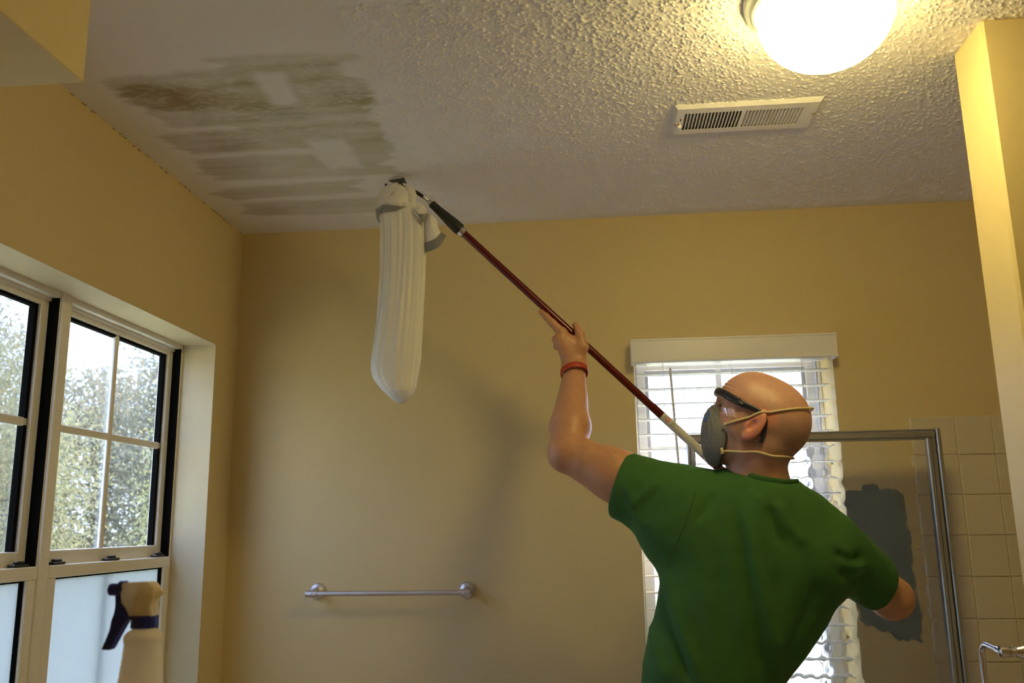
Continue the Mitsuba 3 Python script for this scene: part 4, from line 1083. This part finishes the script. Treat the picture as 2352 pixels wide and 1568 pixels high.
# ---- trousers, shoes
G = Field(axis(PEL[0] - 0.30, PEL[0] + 0.30, [], 0.007, 0.007), axis(1.76, 2.24, [], 0.007, 0.007), axis(0.03, 1.12, [], 0.007, 0.007))
G.add(ell(PEL + [0, 0, 0.0], (0.146, 0.108, 0.13)), 0.03)
for s in (-1, 1):
    hip, knee, ank = PEL + [s * 0.088, 0, -0.04], np.array([PEL[0] + s * 0.115, 2.0, ZF + 0.46]), np.array([PEL[0] + s * 0.13, 1.985, ZF + 0.07])
    G.add(cone(hip, knee, 0.088, 0.076), 0.04); G.add(cone(knee, ank, 0.076, 0.066), 0.02)
G.cut((lambda p: p[2] - ZF - 0.055 + 0 * p[0] * p[1], np.array([-0.3, 1.6, 0.0]), np.array([0.9, 2.4, ZF + 0.08])), 0.004)
G.cut((lambda p: 1.03 - p[2] + 0 * p[0] * p[1], np.array([-0.3, 1.6, 1.0]), np.array([0.9, 2.4, 1.3])), 0.004)
tr_ = G.mesh(); taubin(tr_, 4)
tr_.vertices = tr_.vertices + np.array(tr_.vertex_normals) * (0.012 * (meshkit.fbm(np.array(tr_.vertices) * [14, 14, 9], 3, 2) - 0.5))[:, None]
obj('person__trousers', tr_, mat('dark_cloth', P((0.018, 0.020, 0.028), 0.85)), True)
lab('person__trousers', 'dark trousers')
for i, s in enumerate((-1, 1)):
    x0, y0 = PEL[0] + s * 0.13, 1.985
    K = Field(axis(x0 - 0.09, x0 + 0.09, [], 0.005, 0.005), axis(1.85, 2.24, [], 0.005, 0.005), axis(ZF - 0.02, ZF + 0.14, [], 0.005, 0.005))
    K.add(cone((x0, y0 - 0.045, ZF + 0.045), (x0 + s * 0.012, y0 + 0.06, ZF + 0.040), 0.042, 0.044), 0.01)
    K.add(cone((x0 + s * 0.012, y0 + 0.06, ZF + 0.036), (x0 + s * 0.022, y0 + 0.165, ZF + 0.030), 0.044, 0.034), 0.03)
    K.add(cone((x0, y0 - 0.01, ZF + 0.05), (x0, y0 - 0.01, ZF + 0.095), 0.043, 0.042), 0.02)
    K.cut((lambda p: p[2] - ZF - 0.0005 + 0 * p[0] * p[1], np.array([x0 - 0.2, 1.7, ZF - 0.03]), np.array([x0 + 0.2, 2.4, ZF + 0.02])), 0.002)
    obj(num('person__shoe', i), K.mesh(), mat('shoe_leather', P((0.10, 0.075, 0.05), 0.6)) if i == 0 else 'mat_shoe_leather', True)

# ------------------------------------------------------------------ what the man wears on his face and wrist
lab('dust_mask', 'grey cup dust mask with elastic straps over the man\'s nose and mouth', 'mask')
M_MASK = mat('mask_felt', P(proc(lambda p, n, uv: mix((0.16, 0.165, 0.17), (0.21, 0.215, 0.22), fbm(p.x * 160, p.y * 160, p.z * 160, 2))), 0.9, specular=0.1))
# the cup: an egg in the head's frame, pushed over nose and chin, open towards the face
mk0, mk1 = np.array([0.100, 0, 0.012]), np.array([0.044, 0, -0.107])      # top and bottom of its rim in profile
mc_ = (mk0 + mk1) / 2; md = (mk0 - mk1) / np.linalg.norm(mk0 - mk1); mo = np.array([md[2], 0, -md[0]])
nu, nv = 40, 72
rowsm = []
for i in range(nu + 1):
    t = i / nu                                             # 0 at the rim, 1 at the tip
    hgt = 0.041 * math.sin(t * math.pi / 2) ** 1.1
    s = max(1 - (hgt / 0.041) ** 2.5, 0) ** (1 / 2.2)
    an = np.arange(nv) * 2 * math.pi / nv
    A = 0.070 * s; W_ = 0.060 * s
    pinch = 1 - 0.30 * np.clip(np.sin(an), 0, 1) ** 3      # narrower over the nose
    loc = mc_ + np.outer(np.sin(an) * A, md) + np.outer(np.cos(an) * W_ * pinch, [0, 1, 0]) + mo * hgt
    loc = loc - np.outer(np.abs(np.cos(an)) ** 2 * 0.020 * s, mo) + mo * (0.0018 * np.cos(t * 40) * (0.15 < t < 0.75)) * 0.4
    rowsm.append(HC + loc @ HR)
rowsm = np.array(rowsm); rowsm = np.concatenate([rowsm, rowsm[:, :1]], 1)
cup = grid_mesh(rowsm); cup.merge_vertices(); cup.fix_normals()
if np.mean(np.einsum('ij,ij->i', np.array(cup.vertex_normals), np.array(cup.vertices) - H(*mc_))) < 0: cup.invert()
inner = cup.copy(); inner.vertices = inner.vertices - np.array(cup.vertex_normals) * 0.0022; inner.invert()
obj('dust_mask__cup', cat(cup, inner), M_MASK, True)
rimp = rowsm[0, :-1]
obj('dust_mask__rim', tube(rimp, 0.0026, 8, closed=True), mat('mask_rim', P((0.045, 0.045, 0.05), 0.8)), True)
lab('dust_mask__rim', 'dark edge of the cup')
M_STRAP = mat('elastic_strap', P((0.62, 0.52, 0.34), 0.7))


def head_band(pts, off=0.003, w=0.0024):
    """A strap laid on the skin through points of the head's frame."""
    sk = cKDTree(skin.vertices); sn = np.array(skin.vertex_normals); sv = np.array(skin.vertices)
    c = catmull([H(*p) for p in pts], 14)
    out = []
    for p in c:
        i = sk.query(p, 4)[1]; b = sv[i].mean(0); nn = sn[i].mean(0); nn /= np.linalg.norm(nn)
        dd = (p - b) @ nn
        out.append(p + nn * max(off - dd, 0))
    out = np.array(out)
    for _ in range(3):
        out[1:-1] = (out[:-2] + 2 * out[1:-1] + out[2:]) / 4
    return tube(out, w, 8, scale=(1.0, 1.0))


obj('dust_mask__strap', head_band([(0.062, 0.060, -0.024), (0.030, 0.078, 0.008), (0.0, 0.081, 0.034), (-0.041, 0.066, 0.066), (-0.070, 0.034, 0.088), (-0.078, 0, 0.096), (-0.070, -0.034, 0.088), (-0.041, -0.066, 0.066), (0.0, -0.081, 0.034), (0.030, -0.078, 0.008), (0.062, -0.060, -0.024)]), M_STRAP, True)
obj('dust_mask__strap_001', head_band([(0.046, 0.050, -0.077), (0.012, 0.060, -0.060), (-0.017, 0.057, -0.045), (-0.050, 0.045, -0.030), (-0.076, 0.018, -0.019), (-0.080, 0, -0.018), (-0.076, -0.018, -0.019), (-0.050, -0.045, -0.030), (-0.017, -0.057, -0.045), (0.046, -0.050, -0.077)]), M_STRAP, True)
lab('dust_mask__strap', 'upper cream elastic strap'); lab('dust_mask__strap_001', 'lower cream elastic strap')
for i, p in enumerate(((0.062, 0.061, -0.024), (0.046, 0.051, -0.077))):
    obj(num('dust_mask__staple', i), tube([H(p[0] + 0.004, p[1] + 0.001, p[2] + 0.004), H(p[0], p[1] + 0.003, p[2]), H(p[0] - 0.003, p[1] + 0.002, p[2] - 0.006)], 0.0034, 8), M_STRAP, True)
# nose clip and the blue print below it
cupv, cupn = np.array(cup.vertices), np.array(cup.vertex_normals); kc = cKDTree(head_local(cupv))


def on_cup(a, b, c, off):
    i = kc.query([a, b, c], 3)[1]
    nn = cupn[i].mean(0); nn /= np.linalg.norm(nn)
    return cupv[i].mean(0) + nn * off


def cup_patch(f, nu_, nv_, off):
    return grid_mesh(np.array([[on_cup(*f(u, v_), off) for v_ in np.linspace(0, 1, nv_)] for u in np.linspace(0, 1, nu_)]))


obj('dust_mask__blue_print', cup_patch(lambda u, v_: (0.118 - 0.004 * v_, 0.018 + 0.018 * v_, -0.010 - 0.028 * u), 10, 8, 0.0007), mat('blue_print', P((0.05, 0.12, 0.34), 0.7)), True)
lab('dust_mask__blue_print', 'blue printed patch beside the nose')

lab('safety_glasses', 'clear safety glasses with a dark navy brow bar and temples on the man\'s face', 'glasses')
M_FRAME = mat('navy_frame', P((0.012, 0.014, 0.032), 0.35, specular=0.5))
brow = catmull([H(0.060, 0.0765, 0.032), H(0.085, 0.067, 0.034), H(0.107, 0.045, 0.037), H(0.119, 0.020, 0.037), H(0.121, 0, 0.036), H(0.119, -0.020, 0.037), H(0.107, -0.045, 0.037), H(0.085, -0.067, 0.034), H(0.060, -0.0765, 0.032)], 8)
obj('safety_glasses__brow_bar', tube(brow, 0.0075, 10, scale=(0.55, 1.15), up=HF), M_FRAME, True)
for i, s in enumerate((1, -1)):
    c = catmull([H(0.072, s * 0.0735, 0.033), H(0.052, s * 0.0785, 0.032), H(0.036, s * 0.081, 0.032), H(0.016, s * 0.0835, 0.032), H(0.000, s * 0.0835, 0.029), H(-0.012, s * 0.0805, 0.010), H(-0.017, s * 0.0785, -0.016), H(-0.018, s * 0.0775, -0.027)], 8)
    w = np.interp(np.linspace(0, 1, len(c)), [0, 0.1, 0.3, 0.5, 0.75, 1], [0.0062, 0.0068, 0.0056, 0.0042, 0.0038, 0.0036])
    obj(num('safety_glasses__temple', i), tube(c, w, 10, scale=(0.40, 1.15), up=HL), M_FRAME, True)
    obj(num('safety_glasses__hinge', i), ((lambda m: m)(tube([H(0.062, s * 0.0775, 0.030), H(0.048, s * 0.080, 0.029)], 0.0055, 8))), M_FRAME, True)
    gr_ = []
    for u in np.linspace(0, 1, 14):
        a_ = math.radians(np.interp(u, [0, 1], [6, 62]))
        rad = 0.112
        row_ = []
        for v_ in np.linspace(0, 1, 10):
            zz = 0.033 - v_ * (0.044 - 0.012 * (1 - u) ** 2 - 0.010 * u ** 3)
            row_.append(H(0.012 + rad * math.cos(a_) - 0.016 * v_ * v_, s * (0.090 * math.sin(a_)), zz))
        gr_.append(row_)
    obj(num('safety_glasses__lens', i), grid_mesh(np.array(gr_)), mat('lens', {'type': 'thindielectric', 'int_ior': 1.55}) if i == 0 else 'mat_lens', True)
    lab(num('safety_glasses__lens', i), 'clear lens')

lab('wristband', 'orange red rubber wristband on the raised left wrist', 'wristband')
wc = at(1319, 855, 2.188); wd_ = (WRI - ELB) / np.linalg.norm(WRI - ELB)
wn = np.array([-0.12, 0.45, 0.88]); wn, wa, wb = basis(wn)
th = np.arange(64) * 2 * np.pi / 64
loop = wc + 0.0335 * np.cos(th)[:, None] * wa + 0.0335 * np.sin(th)[:, None] * wb
obj('wristband__band', tube(loop, 0.0085, 12, closed=True, scale=(1.0, 0.26), up=wn), mat('red_rubber', P((0.36, 0.035, 0.012), 0.5)), True)
obj = _plain_obj

# ------------------------------------------------------------------ outside: lawn and the trees seen through the left window
struct('ground', box(-40, 40, -30, 60, -0.45, -0.35), mat('lawn', P(proc(lambda p, n, uv: mix((0.22, 0.25, 0.14), (0.33, 0.33, 0.22), fbm(p.x * 3, p.y * 3, 0.0, 3))), 0.95)), 'lawn outside the windows')
M_LEAF = [mat(f'leaf_{i}', {'type': 'principledthin', 'base_color': {'type': 'rgb', 'value': c}, 'roughness': 0.45, 'diff_trans': 0.7, 'eta': 1.4}) for i, c in enumerate(([0.27, 0.28, 0.18], [0.36, 0.37, 0.21], [0.26, 0.26, 0.20]))]
M_BARK = mat('bark', P((0.16, 0.13, 0.10), 0.9))


def tree(i, x, y, h, r, n, leaf, tone, label, seed, name='leafy_tree', low=0.15):
    g = np.random.default_rng(seed)
    key = num(name, i)
    lab(key, label, 'tree')
    nc = max(40, n // 90)
    u = g.normal(size=(nc, 3)); u /= np.linalg.norm(u, axis=1, keepdims=True)
    rad = g.uniform(0.35, 1, nc) ** 0.5
    zc, rz = (low + h) / 2, (h - low) / 2
    c = np.stack([x + u[:, 0] * rad * r, y + u[:, 1] * rad * r, zc + u[:, 2] * rad * rz], 1)
    k = g.integers(0, nc, n)
    p = c[k] + g.normal(size=(n, 3)) * np.array([0.15, 0.15, 0.12]) * (0.6 + 0.35 * r)
    a = g.normal(size=(n, 3)); a /= np.linalg.norm(a, axis=1, keepdims=True)
    b = np.cross(a, g.normal(size=(n, 3))); b /= np.linalg.norm(b, axis=1, keepdims=True)
    s = leaf * g.uniform(0.6, 1.3, (n, 1)); c_ = np.cross(a, b)
    V = np.stack([p - a * s, p + b * s * 0.42 - a * s * 0.1, p + a * s, p - b * s * 0.42 - a * s * 0.1], 1).reshape(-1, 3)
    q = np.arange(n)[:, None] * 4
    obj(key + '__foliage', (V, np.vstack([q + [0, 1, 2], q + [0, 2, 3]])), M_LEAF[tone])
    lab(key + '__foliage', kind='stuff')
    ms = [tube([[x, y, -0.4], [x + 0.05, y, h * 0.35], [x - 0.03, y + 0.04, h * 0.8]], [0.075, 0.055, 0.02], 8)]
    for j in range(9):
        e = c[g.integers(0, nc)]; t0 = np.array([x, y, g.uniform(0.15, 0.6) * h])
        ms.append(tube([t0, (t0 + e) / 2 + [0, 0, 0.1], e], [0.03, 0.018, 0.006], 6))
    obj(key + '__trunk', cat(*ms), M_BARK)


tree(0, -4.75, 6.25, 3.0, 0.95, 44000, 0.019, 0, 'dense grey-green shrubby tree filling the lower panes of the left window', 11)
tree(1, -2.75, 7.0, 3.2, 0.8, 34000, 0.019, 1, 'light green tree behind the right half of the left window', 12)
tree(2, -7.6, 9.6, 4.8, 1.4, 26000, 0.030, 2, 'taller darker tree showing against the sky at the top of the left panes', 13)
tree(3, -6.4, 3.6, 3.8, 1.1, 28000, 0.022, 0, 'bushy tree behind the insect screen at the left edge', 14)
tree(4, -5.0, 12.0, 5.4, 1.2, 18000, 0.036, 2, 'far tree whose thin crown rises above the other trees', 15)
tree(5, -9.5, 5.5, 5.5, 1.8, 16000, 0.05, 2, 'tall tree beyond the left edge of the photo', 16)
tree(6, -7.5, 16.0, 6.0, 2.0, 16000, 0.05, 2, 'tall tree far behind the left window', 17)
tree(7, -8.5, -0.8, 5.0, 1.9, 14000, 0.05, 0, 'tree outside to the left, out of the photo', 18)
tree(8, -3.75, 8.9, 3.1, 0.7, 26000, 0.024, 1, 'pale shrub standing between the two front trees', 19)
tree(9, -6.7, 11.6, 3.7, 1.6, 60000, 0.034, 2, 'broad dark thicket closing the view behind the front trees', 20)
